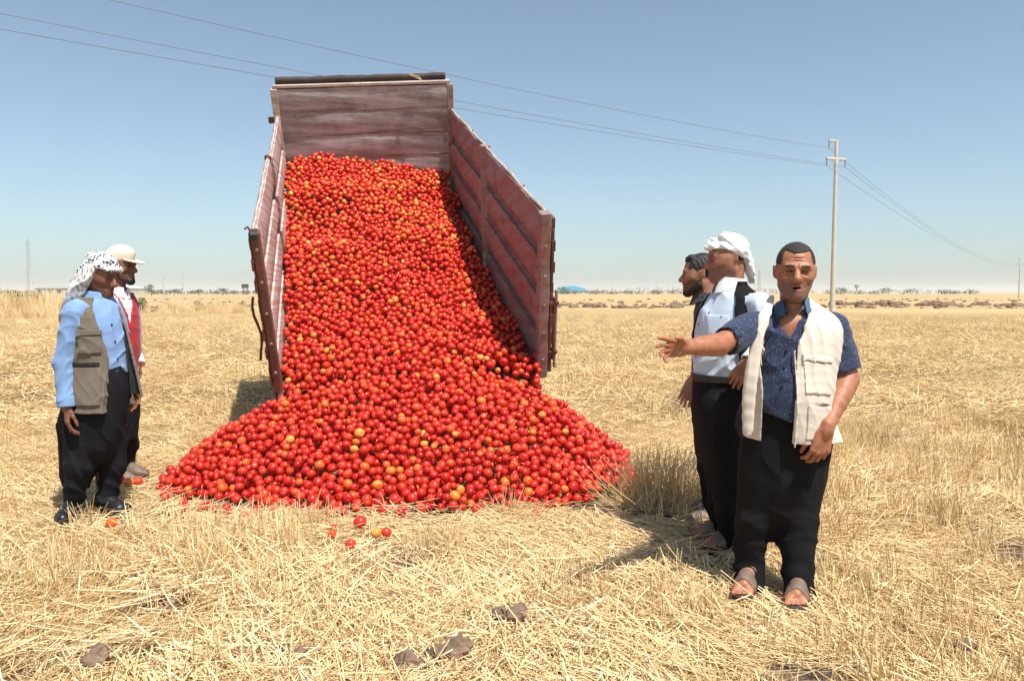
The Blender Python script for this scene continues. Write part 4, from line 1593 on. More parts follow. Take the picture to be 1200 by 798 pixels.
# trousers
hips = stack([A_.row(470, 884, 969, .145, -.01), A_.row(500, 876, 974, .155, 0), A_.row(530, 868, 972, .158, .01), A_.row(565, 865, 964, .145, .015), A_.row(595, 868, 955, .11, .02), A_.row(618, 880, 942, .06, .02), A_.row(632, 892, 924, .025, .02)], yawA * .4)
trousers(A_, hips, [([L(893, 560, .02), L(883, 610, .02), L(878, 640, .05), L(878, 662, .05), L(878, 684, .03), L(878, 694, .03)], [.098, .082, .074, .070, .068, .066]),
                    ([L(940, 560, 0), L(937, 610, -.035), L(935, 645, -.06), L(935, 670, -.08), L(937, 692, -.09), L(937, 702, -.09)], [.102, .086, .078, .073, .070, .068])],
         None, 11, m_black_cloth, .010, .0078, k=.035)
# vest
vrows = [A_.row(344, 926, 940, .03, .02)] + torsoA[:-1] + [A_.row(519, 876, 981, .165, -.01)]
vs = off(stack(vrows, yawA), .018)
vest = vs
def lim_a(pts):
    q = sorted([(float(L(0, py)[2]), float(L(px, py)[0])) for px, py in pts])
    return [a for a, b in q], [b for a, b in q]
XL = lim_a(((913, 525), (914, 480), (916, 440), (921, 405), (934, 375), (946, 350)))
XR = lim_a(((884, 525), (885, 480), (886, 440), (890, 405), (899, 375), (908, 350)))
def open_a(P):
    front = (P - nb) @ vdir > .0
    return np.where(front, np.minimum(P[:, 0] - np.interp(P[:, 2], *XR), np.interp(P[:, 2], *XL) - P[:, 0]), -1.0)
vest = where(vest, open_a)
vest = sub(vest, off(stack(torsoA, yawA, 0), .003))
for sh, sx, cut in ((shR, -1, .005), (shL, 1, -.004)):
    vest = where(vest, lambda P, sh=sh, sx=sx, cut=cut: np.where(P[:, 2] > sh[2] - .24, sx * (P[:, 0] - sh[0]) + cut - .9 * np.clip(sh[2] - .10 - P[:, 2], 0, 1), -1))
zb = L(0, 517, -.1)[2]
vest = where(vest, lambda P: zb - .03 * np.clip(P[:, 0] - .15, 0, 1) - P[:, 2])
c3, c4 = crease(15, 84, (1, .1, .30), 1.5), crease(16, 110, (.3, .1, 1), 1.6)
vfold = lambda P: (c3(P) - .4) + (c4(P) - .4) * .5
vest = folds(vest, .0055, vfold)
# the loose right edge hangs out from the body
flap = stack([A_.row(345, 903, 909, .012, .02), A_.row(352, 897, 908, .018, .0), A_.row(362, 891, 906, .022, -.06), A_.row(378, 885, 901, .022, -.11), A_.row(405, 879, 893, .018, -.14), A_.row(440, 872, 889, .016, -.155), A_.row(470, 869, 886, .017, -.155), A_.row(505, 869, 884, .014, -.15), A_.row(512, 871, 880, .012, -.15)], -.5)
flap = folds(flap, .006, crease(18, 120, (1, .5, .04), .8))
ve_o = build('vest', U(.01, vest, flap), .0058, m_cream, A_.o)
# pockets, flaps and zip strip on the left panel, following the vest's own surface
def patch(x0, y0, x1, y1, o0, o1, name, mat, parent, slope=0., h=.0048):
    a, b_ = L(x0, y1), L(x1, y0)
    f = where(shell(off(vs, o1), o1 - o0 + .006), lambda P: np.maximum(np.abs(P[:, 0] - (a[0] + b_[0]) / 2) - (b_[0] - a[0]) / 2,
              np.abs(P[:, 2] - slope * (P[:, 0] - a[0]) - (a[2] + b_[2]) / 2) - (b_[2] - a[2]) / 2))
    f = where(f, lambda P: -(P - nb) @ vdir)
    return build(name, folds(f, .006, vfold), h, mat, parent)
pk = patch(925, 419, 960, 455, -.004, .007, 'pocket', m_cream, ve_o, -.1)
patch(925, 412, 961, 419, .000, .012, 'pocket_flap', m_cream, pk, -.1)
pk = patch(926, 467, 960, 506, -.004, .007, 'pocket', m_cream, ve_o, -.1)
patch(934, 464, 958, 467, .002, .009, 'pocket_opening', m_olive, pk, -.1)
patch(914, 408, 919, 516, -.004, .006, 'zip_strip', m_cream, ve_o)
sandal(A_, 'sandal', anR, dR, 1.05)
sandal(A_, 'sandal', anL, dL, 1.05)

# ------------------------------------------------------------------ man with the white headscarf, seen in profile
B_ = Man(1.20, 4.35, 'man with white headscarf, pale blue shirt and black vest, in profile')
L = B_.L
yawB = -1.30
hB = Frame(L(851, 303, 0), rotm(-1.50, .10, 0), 1.03)
nb = L(856, 338, 0)
T_ = lambda py, a, b, lat, dy=0.: B_.row(py, a, b, lat, dy, True)
torsoB = [T_(333, 845, 870, .07), T_(341, 838, 878, .13), T_(352, 831, 886, .185), T_(372, 821, 891, .20), T_(398, 814, 891, .195), T_(420, 812, 888, .185), T_(438, 813, 884, .175), T_(450, 815, 882, .17)]
shL, shR = L(888, 360, -.165), L(866, 355, .185)
elL, wrL = L(900, 404, -.20), L(877, 425, -.26)
elR, wrR = L(878, 405, .24), L(850, 432, .22)
anL, anR = L(858, 640, .02), L(846, 620, .20)
anL[2], anR[2] = .095, .095
handL = hand_field(wrL, A3(-.5, -.1, -.6), (.3, .9, -.2), 1, (.6, .7, .5), .04)
handR = hand_field(wrR, A3(-.5, 0, -.6), (.3, -.9, -.2), -1, (.6, .7, .5), .04)
bodyB = U(.018, U(.03, head_field(hB, nose=1.1, fat=.008), rc(hB.w(0, .045, -.06), nb, .054, .066)),
          stack(torsoB, yawB, -.03), chain([shL, elL, wrL], [.055, .046, .03]), chain([shR, elR, wrR], [.055, .046, .03]), handL, handR,
          chain([L(850, 460, -.08), L(856, 550, -.06), anL], [.08, .062, .04]), chain([L(848, 460, .08), L(850, 550, .12), anR], [.08, .06, .04]),
          foot_field(anL, (-1, -.25)), foot_field(anR, (-1, -.1)))
build('body', bodyB, .0048, m_skin_b, B_.o, {'tone': face_tone(hB, .5, True, 1.0)})
sl_end = elL + (wrL - elL) * .98
c1, c2 = crease(25, 36, (.6, .3, 1), 1.6), crease(26, 58, (-.7, .2, 1), 1.5)
shirt = U(.03, stack(torsoB, yawB, 0), sleeve([shL, elL, sl_end], [.085, .066, .050], None, (.03, .042)), sleeve([shR, elR, wrR], [.08, .064, .05]))
shirt = folds(shirt, .012, lambda P: (c1(P) - .4) * .8 + (c2(P) - .4) * .6)
sh_o = build('shirt', shirt, .0062, m_paleblue, B_.o)
collar(B_, nb + A3(-.004, 0, -.012), nb + A3(.004, 0, .055), .083, .078, (-1, -.1, 0), m_white, sh_o, gap=.03)
build('cuff', inter(shell(rc(elL + (wrL - elL) * .72, elL + (wrL - elL) * 1.04, .054, .050), .008), half(wrL - elL, wrL)), .0045, m_white, sh_o)
# chest pocket and buttons
pt = lambda px, py, dy: L(px, py, dy)
bs = stack(torsoB, yawB, 0)
pc = L(843, 381, -.17)
pk = where(shell(off(bs, .007), .014), lambda P: np.maximum(np.maximum(np.abs(P[:, 0] - pc[0]) - .05, np.abs(P[:, 2] - pc[2]) - .055), P[:, 1] + .05))
build('pocket', folds(pk, .003, c1), .005, m_paleblue, sh_o)
for px, py in ((831, 366), (845, 371), (838, 350), (828, 393), (818, 380), (815, 418)):
    button(B_, bs, px, py, sh_o, .0045)
vest = off(stack(torsoB[:-1] + [T_(447, 818, 890, .18)], yawB), .018)
xz = lambda pts: tuple(zip(*sorted([(float(L(px, py, -.17)[2]), float(L(px, py, -.17)[0])) for px, py in pts])))
ex = xz(((866, 450), (864, 420), (860, 400), (858, 380), (859, 360), (862, 345), (868, 330)))
vest = where(vest, lambda P: np.where(P[:, 1] < .10, np.interp(P[:, 2], *ex) - P[:, 0], -1))
vest = sub(vest, off(bs, .002))
vest = where(vest, lambda P: np.where((np.abs(P[:, 1]) > .12) & (P[:, 2] > shL[2] - .15), -(np.sqrt((P[:, 0] - shL[0] - .02) ** 2 + ((P[:, 2] - shL[2] + .05) * .75) ** 2) - .068), -1))
build('vest', folds(vest, .005, c1), .0062, m_black_cloth, B_.o)
hips = stack([T_(440, 813, 884, .175), T_(470, 812, 884, .19), T_(510, 815, 882, .19, .01), T_(545, 822, 878, .17, .02)], yawB)
trousers(B_, hips, [([L(848, 480, -.08), L(851, 550, -.07), L(855, 600, -.03), L(857, 640, .02)], [.13, .105, .082, .058]),
                    ([L(848, 480, .09), L(845, 550, .14), L(846, 600, .18), L(846, 622, .20)], [.125, .098, .075, .055])],
         stack([T_(500, 825, 872, .14, .02), T_(560, 838, 868, .10, .05)], yawB), 31, m_black_cloth)
belt = where(shell(off(stack([T_(430, 812, 886, .18), T_(450, 812, 885, .178)], yawB), .010), .016), lambda P: np.abs(P[:, 2] - L(0, 441)[2]) - .020)
be = build('belt', belt, .005, m_leather, B_.o)
# headscarf: wrapped band with a tail behind the neck
wr = U(.018, hB.ell((0, .022, .062), (.086, .106, .076)), hB.rc((-.045, -.080, .066), (.045, -.080, .066), .024, .024), hB.ell((0, .062, .030), (.078, .062, .070)),
       hB.rc((-.066, -.04, .064), (-.070, .06, .030), .020, .026), hB.rc((.066, -.04, .064), (.070, .06, .030), .020, .026),
       hB.rc((-.04, -.06, .098), (.06, .0, .092), .022, .026), hB.rc((-.05, .03, .118), (.05, -.02, .120), .022, .022))
wr = where(wr, lambda P: (lambda q: -(q[:, 2] - np.where(q[:, 1] < -.02, .046 + .12 * (-.02 - q[:, 1]), .046 - .60 * (q[:, 1] + .02))))(hB.inv(P)) * .8)
tail = stack([(hB.w(0, .10, .03)[2], hB.w(0, .095, 0)[0], hB.c[1], .055, .038), (hB.w(0, .1, -.03)[2], hB.w(0, .115, 0)[0], hB.c[1], .060, .034),
              (hB.w(0, .1, -.09)[2], hB.w(0, .135, 0)[0], hB.c[1], .055, .028), (hB.w(0, .1, -.15)[2], hB.w(0, .150, 0)[0], hB.c[1], .040, .020)], -1.45)
wr = U(.012, wr, folds(tail, .012, crease(44, 120, (.15, 1, .1), .7)))
c5, c6 = crease(41, 150, (.75, .3, .9), .9), crease(42, 210, (.5, -.4, 1), 1.2)
wr = folds(wr, .0075, lambda P: (c5(P) - .45) + .6 * (c6(P) - .4))
build('headscarf', wr, .0048, m_white, B_.o)
nf = where(off(U(.02, cranium(hB)), .004), lambda P: (lambda q: np.maximum(-(q[:, 1] - .045), q[:, 2] - .06))(hB.inv(P)))
build('hair', nf, .005, m_hair_grey, B_.o)
sandal(B_, 'sandal', anL, A3(-1, -.25, 0))
sandal(B_, 'sandal', anR, A3(-1, -.1, 0))

# ------------------------------------------------------------------ bearded young man half hidden behind him
C_ = Man(1.22, 4.88, 'young dark haired bearded man half hidden behind the white headscarf')
L = C_.L
yawC = -1.75
hC = Frame(L(820, 321, 0), rotm(-1.85, .05, 0), 1.04)
nb = L(826, 352, 0)
T_ = lambda py, a, b, lat, dy=0.: C_.row(py, a, b, lat, dy, True)
torsoC = [T_(349, 817, 838, .07), T_(356, 815, 846, .14), T_(368, 813, 855, .185), T_(395, 811, 858, .19), T_(425, 811, 856, .175), T_(455, 811, 856, .175)]
shL, shR = L(836, 372, -.17), L(836, 372, .18)
elL, wrL = L(838, 418, -.18), L(811, 447, -.16)
elR, wrR = L(846, 425, .22), L(836, 470, .20)
anL, anR = L(838, 618, -.02), L(842, 605, .18)
anL[2], anR[2] = .095, .095
bodyC = U(.018, U(.03, head_field(hC, nose=1.1), rc(hC.w(0, .03, -.06), nb, .058, .066)), stack(torsoC, yawC, -.03),
          chain([shL, elL, wrL], [.05, .042, .029]), chain([shR, elR, wrR], [.05, .042, .029]),
          hand_field(wrL, L(803, 466, -.17) - wrL, (.3, 1, 0), 1, (.45, .55, .4), .05), hand_field(wrR, A3(-.1, 0, -1), (0, -1, 0), -1, (.45, .5, .4), .05),
          chain([L(834, 470, -.08), L(836, 550, -.06), anL], [.075, .058, .038]), chain([L(834, 470, .08), L(840, 550, .12), anR], [.075, .058, .038]))
build('body', bodyC, .0052, m_skin_c, C_.o, {'tone': face_tone(hC, .66, True, 1.3)})
hf = cranium(hC, .007)
def hair_c(P):
    q = hC.inv(P)
    x, y, z = np.abs(q[:, 0]), q[:, 1], q[:, 2]
    front = .072 - 4.0 * np.clip(x - .054, 0, .03)
    side = np.where(y < .030, .020 - 1.0 * (y + .01), -.055)
    lim = np.where(y < -.03, front, np.minimum(front, np.where(x > .045, side, np.where(y > .03, -.055, .06))))
    return (lim - z) * .7
hf = U(.012, hf, hC.rc((-.045, -.045, .098), (.045, -.045, .098), .024, .024), hC.rc((-.03, -.066, .088), (.035, -.066, .090), .017, .019))
hf = where(hf, hair_c)
build('hair', folds(hf, .006, crease(51, 300, (1, .5, .3), .7)), .0042, m_hair, C_.o)
bd = off(U(.02, hC.rc((-.054, .004, -.068), (-.014, -.074, -.110), .030, .025), hC.rc((.054, .004, -.068), (.014, -.074, -.110), .030, .025), hC.ell((0, -.078, -.112), (.024, .024, .022))), .001)
bd = where(bd, lambda P: (lambda q: np.maximum(np.where(q[:, 1] < -.062, q[:, 2] + .086, q[:, 2] + .030 + .4 * np.clip(-q[:, 1], 0, 1)), q[:, 1] - .012))(hC.inv(P)))
build('beard', folds(bd, .002, crease(52, 260, (.3, .2, 1), .6)), .0048, m_hair, C_.o)
m_check = cloth('dark_checked_cotton', (.028, .026, .032), .2)
t = m_check.node_tree
b = t.nodes['Principled BSDF']
old = b.inputs['Base Color'].links[0].from_socket
tc = N(t, 'TexCoord')
ck = N(t, 'TexChecker')
ck.inputs['Scale'].default_value = 42
t.links.new(tc.outputs['Object'], ck.inputs['Vector'])
t.links.new(mixc(t, ramp(t, ck.outputs['Fac'], [(0, (0, 0, 0)), (1, (.35, .35, .35))]), old, (.16, .15, .17)), b.inputs['Base Color'])
shirt = U(.03, stack(torsoC, yawC, 0), sleeve([shL, elL, wrL + (elL - wrL) * .25], [.078, .06, .046]), sleeve([shR, elR, wrR], [.075, .058, .045]))
sh_o = build('shirt', folds(shirt, .007, crease(53, 44, (.5, .3, 1), 1.5)), .0065, m_check, C_.o)
collar(C_, nb + A3(0, 0, -.01), nb + A3(.004, 0, .045), .078, .072, (-1, .2, 0), m_check, sh_o, gap=.03)
hips = stack([T_(440, 811, 857, .17), T_(470, 810, 858, .18), T_(530, 815, 856, .17)], yawC)
trousers(C_, hips, [([L(834, 480, -.08), L(835, 550, -.07), L(837, 600, -.03), L(838, 618, -.02)], [.11, .088, .070, .052]),
                    ([L(834, 480, .09), L(839, 550, .13), L(842, 590, .17), L(842, 606, .18)], [.11, .088, .068, .05])], None, 55, m_black_cloth, .009, .009)
shoe(C_, anL, A3(-1, -.3, 0), m_brownleather)
shoe(C_, anR, A3(-1, -.1, 0), m_brownleather)

# ------------------------------------------------------------------ man with the checked headscarf, at the left
D_ = Man(-2.80, 5.05, 'man in black and white checked headscarf, blue shirt and brown vest')
L = D_.L
yawD = 1.12
hD = Frame(L(119, 322, 0), rotm(1.28, .30, .05), 1.08)
nb = L(113, 352, .02)
T_ = lambda py, a, b, lat, dy=0.: D_.row(py, a, b, lat, dy, True)
torsoD = [T_(345, 102, 126, .06, .01), T_(351, 92, 133, .12, .01), T_(362, 82, 140, .175), T_(380, 80, 146, .19), T_(405, 82, 149, .185), T_(430, 84, 150, .175), T_(455, 84, 150, .18)]
shR, shL = L(90, 366, -.14), L(124, 362, .20)
elR, wrR = L(76, 425, -.16), L(79, 476, -.20)
elL, wrL = L(140, 415, .26), L(156, 452, .20)
anR, anL = L(84, 603, -.05), L(121, 596, .06)
anR[2], anL[2] = .10, .10
dR, dL = A3(.25, -1, 0), A3(1, -.30, 0)
handR = hand_field(wrR, A3(.0, -.06, -1), (.75, .6, 0), 1, (.38, .45, .35), .07, 1.06, (.45, .4))
handL = hand_field(wrL, A3(.2, 0, -1), (-.3, -1, 0), 1, (.4, .5, .4), .05)
bodyD = U(.018, U(.03, head_field(hD, nose=1.2, fat=.002), rc(hD.w(0, .03, -.05), nb, .058, .068)), stack(torsoD[1:], yawD, -.03),
          chain([shR, elR, wrR], [.05, .044, .030]), chain([shL, elL, wrL], [.05, .044, .030]), handR, handL,
          chain([L(100, 490, -.06), L(92, 560, -.06), anR], [.08, .06, .04]), chain([L(125, 490, .06), L(124, 560, .08), anL], [.08, .06, .04]))
build('body', bodyD, .0048, m_skin_d, D_.o, {'tone': face_tone(hD, .5, True, 1.0)})
c1, c2 = crease(61, 40, (.5, .2, 1), 1.6), crease(62, 70, (-.6, .3, 1), 1.5)
hz = float(L(0, 437, -.15)[2])
shirt = U(.03, where(stack(torsoD, yawD, 0), lambda P: hz + .01 * np.sin(P[:, 0] * 40) - P[:, 2]), sleeve([shR, elR, wrR], [.084, .070, .056], None, (.03, .046)), sleeve([shL, elL, wrL], [.08, .066, .05]))
shirt = folds(shirt, .010, lambda P: (c1(P) - .4) * .9 + (c2(P) - .4) * .6)
vz = L(121, 374, -.15)
fw = A3(math.sin(yawD), -math.cos(yawD), 0)
lt = A3(math.cos(yawD), math.sin(yawD), 0)
sh_o = build('shirt', shirt, .0060, m_blue, D_.o)
collar(D_, nb + A3(.012, -.012, -.012), nb + A3(.022, -.012, .058), .094, .080, fw, m_blue, sh_o, gap=.035)
cf = rc(elR + (wrR - elR) * .84, wrR, .062, .060)
build('cuff', inter(shell(cf, .010), half(wrR - elR, wrR + (wrR - elR) * .02)), .0048, m_blue, sh_o)
bs = stack(torsoD, yawD, 0)
for px, py in ((131, 380), (135, 400), (138, 420)):
    button(D_, bs, px, py, sh_o, .006)
hips = stack([T_(428, 84, 150, .18), T_(455, 80, 152, .195), T_(490, 68, 149, .20, .01), T_(525, 64, 144, .17, .03), T_(552, 64, 122, .11, .08), T_(570, 65, 108, .06, .10)], yawD * .9)
trousers(D_, hips, [([L(100, 500, -.06), L(93, 545, -.08), L(87, 580, -.07), L(85, 606, -.05)], [.125, .095, .064, .054]),
                    ([L(128, 500, .05), L(131, 545, .08), L(126, 580, .07), L(123, 600, .06)], [.120, .092, .066, .056])], None, 71, m_char_cloth, .017, .008, k=.012)
# vest: near panel with pockets, far panel hanging open with its dark lining turned out
vrows = torsoD[1:-1] + [T_(455, 80, 156, .19), T_(492, 78, 160, .205)]
vs = off(stack(vrows, yawD), .018)
def lim_d(pts):
    q = sorted([(float(L(0, py, -.15)[2]), float(L(px, py, -.15)[0])) for px, py in pts])
    return [a for a, b in q], [b for a, b in q]
XE = lim_d(((124, 495), (126, 460), (127, 430), (124, 405), (117, 380), (108, 357), (104, 345)))
fwd = lambda P: (P - nb) @ fw
vest = sub(vs, off(bs, .003))
vest = where(vest, lambda P: np.where((fwd(P) > -.02) | (P[:, 0] > 0.15), np.where(P[:, 1] < .16, P[:, 0] - np.interp(P[:, 2], *XE), P[:, 0] - .35), -1))
vest = where(vest, lambda P: np.where(P[:, 1] < 0, -(np.sqrt((P[:, 0] - shR[0] + .05) ** 2 + ((P[:, 2] - shR[2] + .10) * .55) ** 2) - .078), -1))
zb = L(0, 484, -.15)[2]
vest = where(vest, lambda P: zb + .02 * P[:, 0] - P[:, 2])
vest = sub(vest, off(chain([shR, elR, wrR], [.07, .07, .056]), -.004), .006)
c3, c4 = crease(65, 48, (.3, .2, 1), 1.6), crease(66, 90, (1, .1, .3), 1.4)
vfd = lambda P: (c3(P) - .4) + (c4(P) - .4) * .5
ve_o = build('vest', folds(vest, .006, vfd), .0062, m_olive, D_.o)
def patch_d(x0, y0, x1, y1, o0, o1, name, mat, parent, slope=0.):
    a, b_ = L(x0, y1, -.15), L(x1, y0, -.15)
    f = where(shell(off(vs, o1), o1 - o0 + .006), lambda P: np.maximum(np.abs(P[:, 0] - (a[0] + b_[0]) / 2) - (b_[0] - a[0]) / 2,
              np.abs(P[:, 2] - slope * (P[:, 0] - a[0]) - (a[2] + b_[2]) / 2) - (b_[2] - a[2]) / 2))
    f = where(f, lambda P: np.maximum(-(P @ A3(.35, -1, 0)), P[:, 1] - .05))
    return build(name, folds(f, .005, vfd), .0048, mat, parent)
pk = patch_d(97, 392, 121, 414, -.002, .012, 'pocket', m_olive, ve_o)
patch_d(96, 386, 122, 393, .004, .018, 'pocket_flap', m_olive, pk)
pk = patch_d(90, 430, 122, 474, -.002, .012, 'pocket', m_olive, ve_o)
patch_d(89, 424, 120, 429, .004, .012, 'pocket_opening', m_lining, pk)
fl = stack([D_.row(362, 131, 141, .02, .03), D_.row(385, 141, 149, .02, .0), D_.row(410, 147, 155, .022, -.02), D_.row(440, 151, 163, .022, -.02), D_.row(463, 152, 167, .018, -.02)], .35)
fl = folds(fl, .010, crease(68, 80, (1, .2, .3), 1.2))
V_o = build('open_lining', fl, .0054, m_lining, ve_o)
ed = folds(chain([L(139, 360, .0), L(148, 385, -.03), L(154, 410, -.05), L(161, 440, -.05), L(166, 463, -.05)], [.010, .010, .011, .012, .011], .004), .004, crease(69, 90))
build('vest_edge', ed, .005, m_olive, ve_o)
# headscarf
m_kef, t, b = nodes('checked_headscarf_cotton')
tc = N(t, 'TexCoord')
mp = N(t, 'Mapping')
mp.inputs['Rotation'].default_value = (.5, .6, .35)
t.links.new(tc.outputs['Object'], mp.inputs[0])
wn = N(t, 'TexNoise')
wn.inputs['Scale'].default_value = 14
t.links.new(mp.outputs[0], wn.inputs['Vector'])
ad = N(t, 'VectorMath', operation='MULTIPLY_ADD')
t.links.new(wn.outputs['Color'], ad.inputs[0])
ad.inputs[1].default_value = (.035, .035, .035)
t.links.new(mp.outputs[0], ad.inputs[2])
ck = N(t, 'TexChecker')
ck.inputs['Scale'].default_value = 60
t.links.new(ad.outputs[0], ck.inputs['Vector'])
wv = N(t, 'TexWave', bands_direction='Z')
wv.inputs['Scale'].default_value = 5
wv.inputs['Distortion'].default_value = 2
t.links.new(mp.outputs[0], wv.inputs['Vector'])
pat = mixc(t, ck.outputs['Fac'], (.020, .020, .025), (.74, .74, .74))
t.links.new(mixc(t, ramp(t, wv.outputs['Fac'], [(.66, (0, 0, 0)), (.74, (1, 1, 1))]), pat, (.60, .60, .61)), b.inputs['Base Color'])
b.inputs['Roughness'].default_value = .9
m_kef2, t, b = nodes('grey_headscarf_tail')
n = noise(t, 60, 3, .6, mapscale=(1.6, .3, .5))
t.links.new(ramp(t, n, [(.36, (.16, .16, .17)), (.50, (.66, .66, .66))]), b.inputs['Base Color'])
b.inputs['Roughness'].default_value = .9
kf = U(.018, hD.ell((0, .022, .058), (.086, .108, .078)), hD.rc((-.045, -.082, .056), (.045, -.082, .056), .024, .024), hD.ell((0, .066, .02), (.078, .062, .080)),
       hD.rc((-.066, -.05, .054), (-.072, .07, .0), .024, .032), hD.rc((.066, -.05, .054), (.072, .07, .0), .024, .032),
       hD.rc((-.05, -.06, .090), (.05, .02, .112), .022, .022), hD.rc((-.076, .06, -.01), (-.06, .075, -.07), .030, .034), hD.ell((0, .085, -.05), (.07, .045, .06)))
kf = where(kf, lambda P: (lambda q: -(q[:, 2] - np.where(q[:, 1] < .0, .036 + .06 * (-q[:, 1]), np.where(q[:, 1] < .045, .036 - 1.6 * q[:, 1], -.12))))(hD.inv(P)) * .6)
c5, c6 = crease(81, 80, (.8, .3, .8), 1.1), crease(82, 120, (.5, -.4, 1), 1.4)
kf = folds(kf, .008, lambda P: (c5(P) - .45) + .5 * (c6(P) - .4))
hs = build('headscarf', kf, .0048, m_kef, D_.o)
tl = stack([D_.row(311, 98, 120, .06, -.05), D_.row(322, 89, 112, .055, -.08), D_.row(336, 80, 104, .05, -.10), D_.row(352, 73, 92, .045, -.10), D_.row(366, 69, 82, .035, -.07), D_.row(380, 67, 75, .02, -.05)], .5)
tl = folds(tl, .012, crease(84, 100, (1, .2, -.9), .8))
build('scarf_tail', tl, .0052, m_kef2, hs)
shoe(D_, anR, dR, m_leather, 1.05)
shoe(D_, anL, dL, m_leather, 1.08)

# ------------------------------------------------------------------ man with the cap, behind him
E_ = Man(-3.02, 6.0, 'bearded man in pale cap and red knit behind the checked headscarf')
L = E_.L
yawE = 1.25
hE = Frame(L(142, 311, 0), rotm(1.42, .08, 0), 1.08)
nb = L(137, 343, 0)
T_ = lambda py, a, b, lat, dy=0.: E_.row(py, a, b, lat, dy, True)
torsoE = [T_(338, 126, 146, .06), T_(345, 120, 150, .13), T_(357, 114, 154, .19), T_(380, 112, 157, .20), T_(405, 112, 159, .19), T_(425, 112, 158, .18), T_(440, 112, 157, .18)]
shR, shL = L(126, 356, -.17), L(142, 355, .19)
elR, wrR = L(118, 400, -.20), L(126, 440, -.2)
elL, wrL = L(154, 395, .20), L(160, 424, .10)
anR, anL = L(132, 560, -.10), L(146, 548, .10)
anR[2], anL[2] = .10, .10
bodyE = U(.018, U(.03, head_field(hE, nose=1.1), rc(hE.w(0, .03, -.05), nb, .056, .066)), stack(torsoE[1:], yawE, -.03),
          chain([shR, elR, wrR], [.05, .044, .03]), chain([shL, elL, wrL], [.05, .044, .03]),
          hand_field(wrR, A3(.1, 0, -1), (.5, 1, 0), 1, (.4, .5, .4), .05), hand_field(wrL, L(163, 446, .08) - wrL, (-.6, -1, 0), -1, (.4, .5, .4), .05),
          chain([L(132, 470, -.08), L(134, 520, -.08), anR], [.08, .06, .04]), chain([L(140, 470, .08), L(146, 520, .1), anL], [.08, .06, .04]))
build('body', bodyE, .0055, m_skin_d, E_.o, {'tone': face_tone(hE, .66, True, 1.2)})
bd = off(U(.02, hE.rc((-.044, .004, -.064), (-.012, -.076, -.108), .029, .025), hE.rc((.044, .004, -.064), (.012, -.076, -.108), .029, .025), hE.ell((0, -.080, -.110), (.024, .024, .024))), .001)
bd = where(bd, lambda P: (lambda q: np.maximum(np.where(q[:, 1] < -.062, q[:, 2] + .086, q[:, 2] + .034 + .4 * np.clip(-q[:, 1], 0, 1)), q[:, 1] - .012))(hE.inv(P)))
build('beard', folds(bd, .002, crease(52, 260, (.3, .2, 1), .6)), .005, m_hair, E_.o)
nf = where(off(cranium(hE), .006), lambda P: (lambda q: np.maximum(-(q[:, 1] - .03), q[:, 2] - .05))(hE.inv(P)))
build('hair', nf, .0055, m_hair, E_.o)
cp = where(U(.02, hE.ell((0, .016, .055), (.086, .106, .088)), hE.ell((0, -.01, .085), (.075, .085, .062))), lambda P: -(hE.inv(P)[:, 2] - .034) * .9)
cpo = build('cap', folds(cp, .004, crease(91, 50, (.4, .3, 1), 1)), .005, m_beige, E_.o)
bm_ = where(hE.ell((0, -.085, .040), (.074, .105, .030)), lambda P: (lambda q: np.maximum(np.abs(q[:, 2] - .040 - .22 * (q[:, 1] + .085)) - .006, q[:, 1] + .06))(hE.inv(P)))
build('cap_brim', bm_, .0045, m_beige, cpo)
shirt = U(.025, stack(torsoE, yawE, -.004), sleeve([shL, elL, wrL], [.078, .062, .048]), sleeve([shR, elR, wrR], [.078, .062, .048]))
sh_o = build('shirt', folds(shirt, .006, crease(93, 50)), .0065, m_white, E_.o)
collar(E_, nb + A3(.004, 0, -.012), nb + A3(.01, 0, .045), .078, .072, (1, -.3, 0), m_white, sh_o, gap=.02)
cu = inter(rc(elL + (wrL - elL) * .75, wrL + (wrL - elL) * .15, .054, .064), half(wrL - elL, wrL + (wrL - elL) * .12))
build('cuff', cu, .0055, m_white, sh_o)
fwE = A3(math.sin(yawE), -math.cos(yawE), 0)
ltE = A3(math.cos(yawE), math.sin(yawE), 0)
vne = L(0, 378)[2]
kn = where(off(stack(torsoE[:-1] + [T_(438, 112, 158, .185)], yawE), .008), lambda P: -(np.abs((P - nb) @ ltE) - .34 * (P[:, 2] - vne)) * ((P - nb) @ fwE > 0) * .9 - 9 * ((P - nb) @ fwE <= 0))
build('knitted_vest', folds(kn, .005, crease(95, 46, (.4, .2, 1), 1.4)), .008, m_redknit, E_.o)
jk = U(.02, off(stack(torsoE[1:-1] + [T_(440, 110, 158, .19)], yawE), .020), sleeve([shL, elL, elL + (wrL - elL) * .7], [.086, .070, .060]), sleeve([shR, elR, elR + (wrR - elR) * .95], [.086, .070, .060]))
jk = where(jk, lambda P: np.where((P - nb) @ fwE > .0, np.where(((P - nb) @ ltE < .13) , .135 - np.abs((P - nb) @ ltE + .0), -1), -1) * .9)
build('jacket', folds(jk, .008, crease(96, 44, (.4, .2, 1), 1.5)), .0082, m_greypink, E_.o)
hips = stack([T_(432, 112, 158, .18), T_(455, 111, 160, .19), T_(490, 114, 158, .18), T_(515, 116, 157, .14)], yawE)
trousers(E_, hips, [([L(130, 480, -.08), L(131, 520, -.08), L(131, 545, -.09), L(132, 562, -.10)], [.11, .09, .075, .06]),
                    ([L(144, 480, .08), L(148, 520, .09), L(147, 540, .10), L(146, 550, .10)], [.11, .088, .07, .058])], None, 97, m_char_cloth, .010, .009)
shoe(E_, anR, A3(1, -.3, 0), m_brownleather, 1.05)
shoe(E_, anL, A3(1, -.25, 0), m_brownleather, 1.05)

finish_bodies()
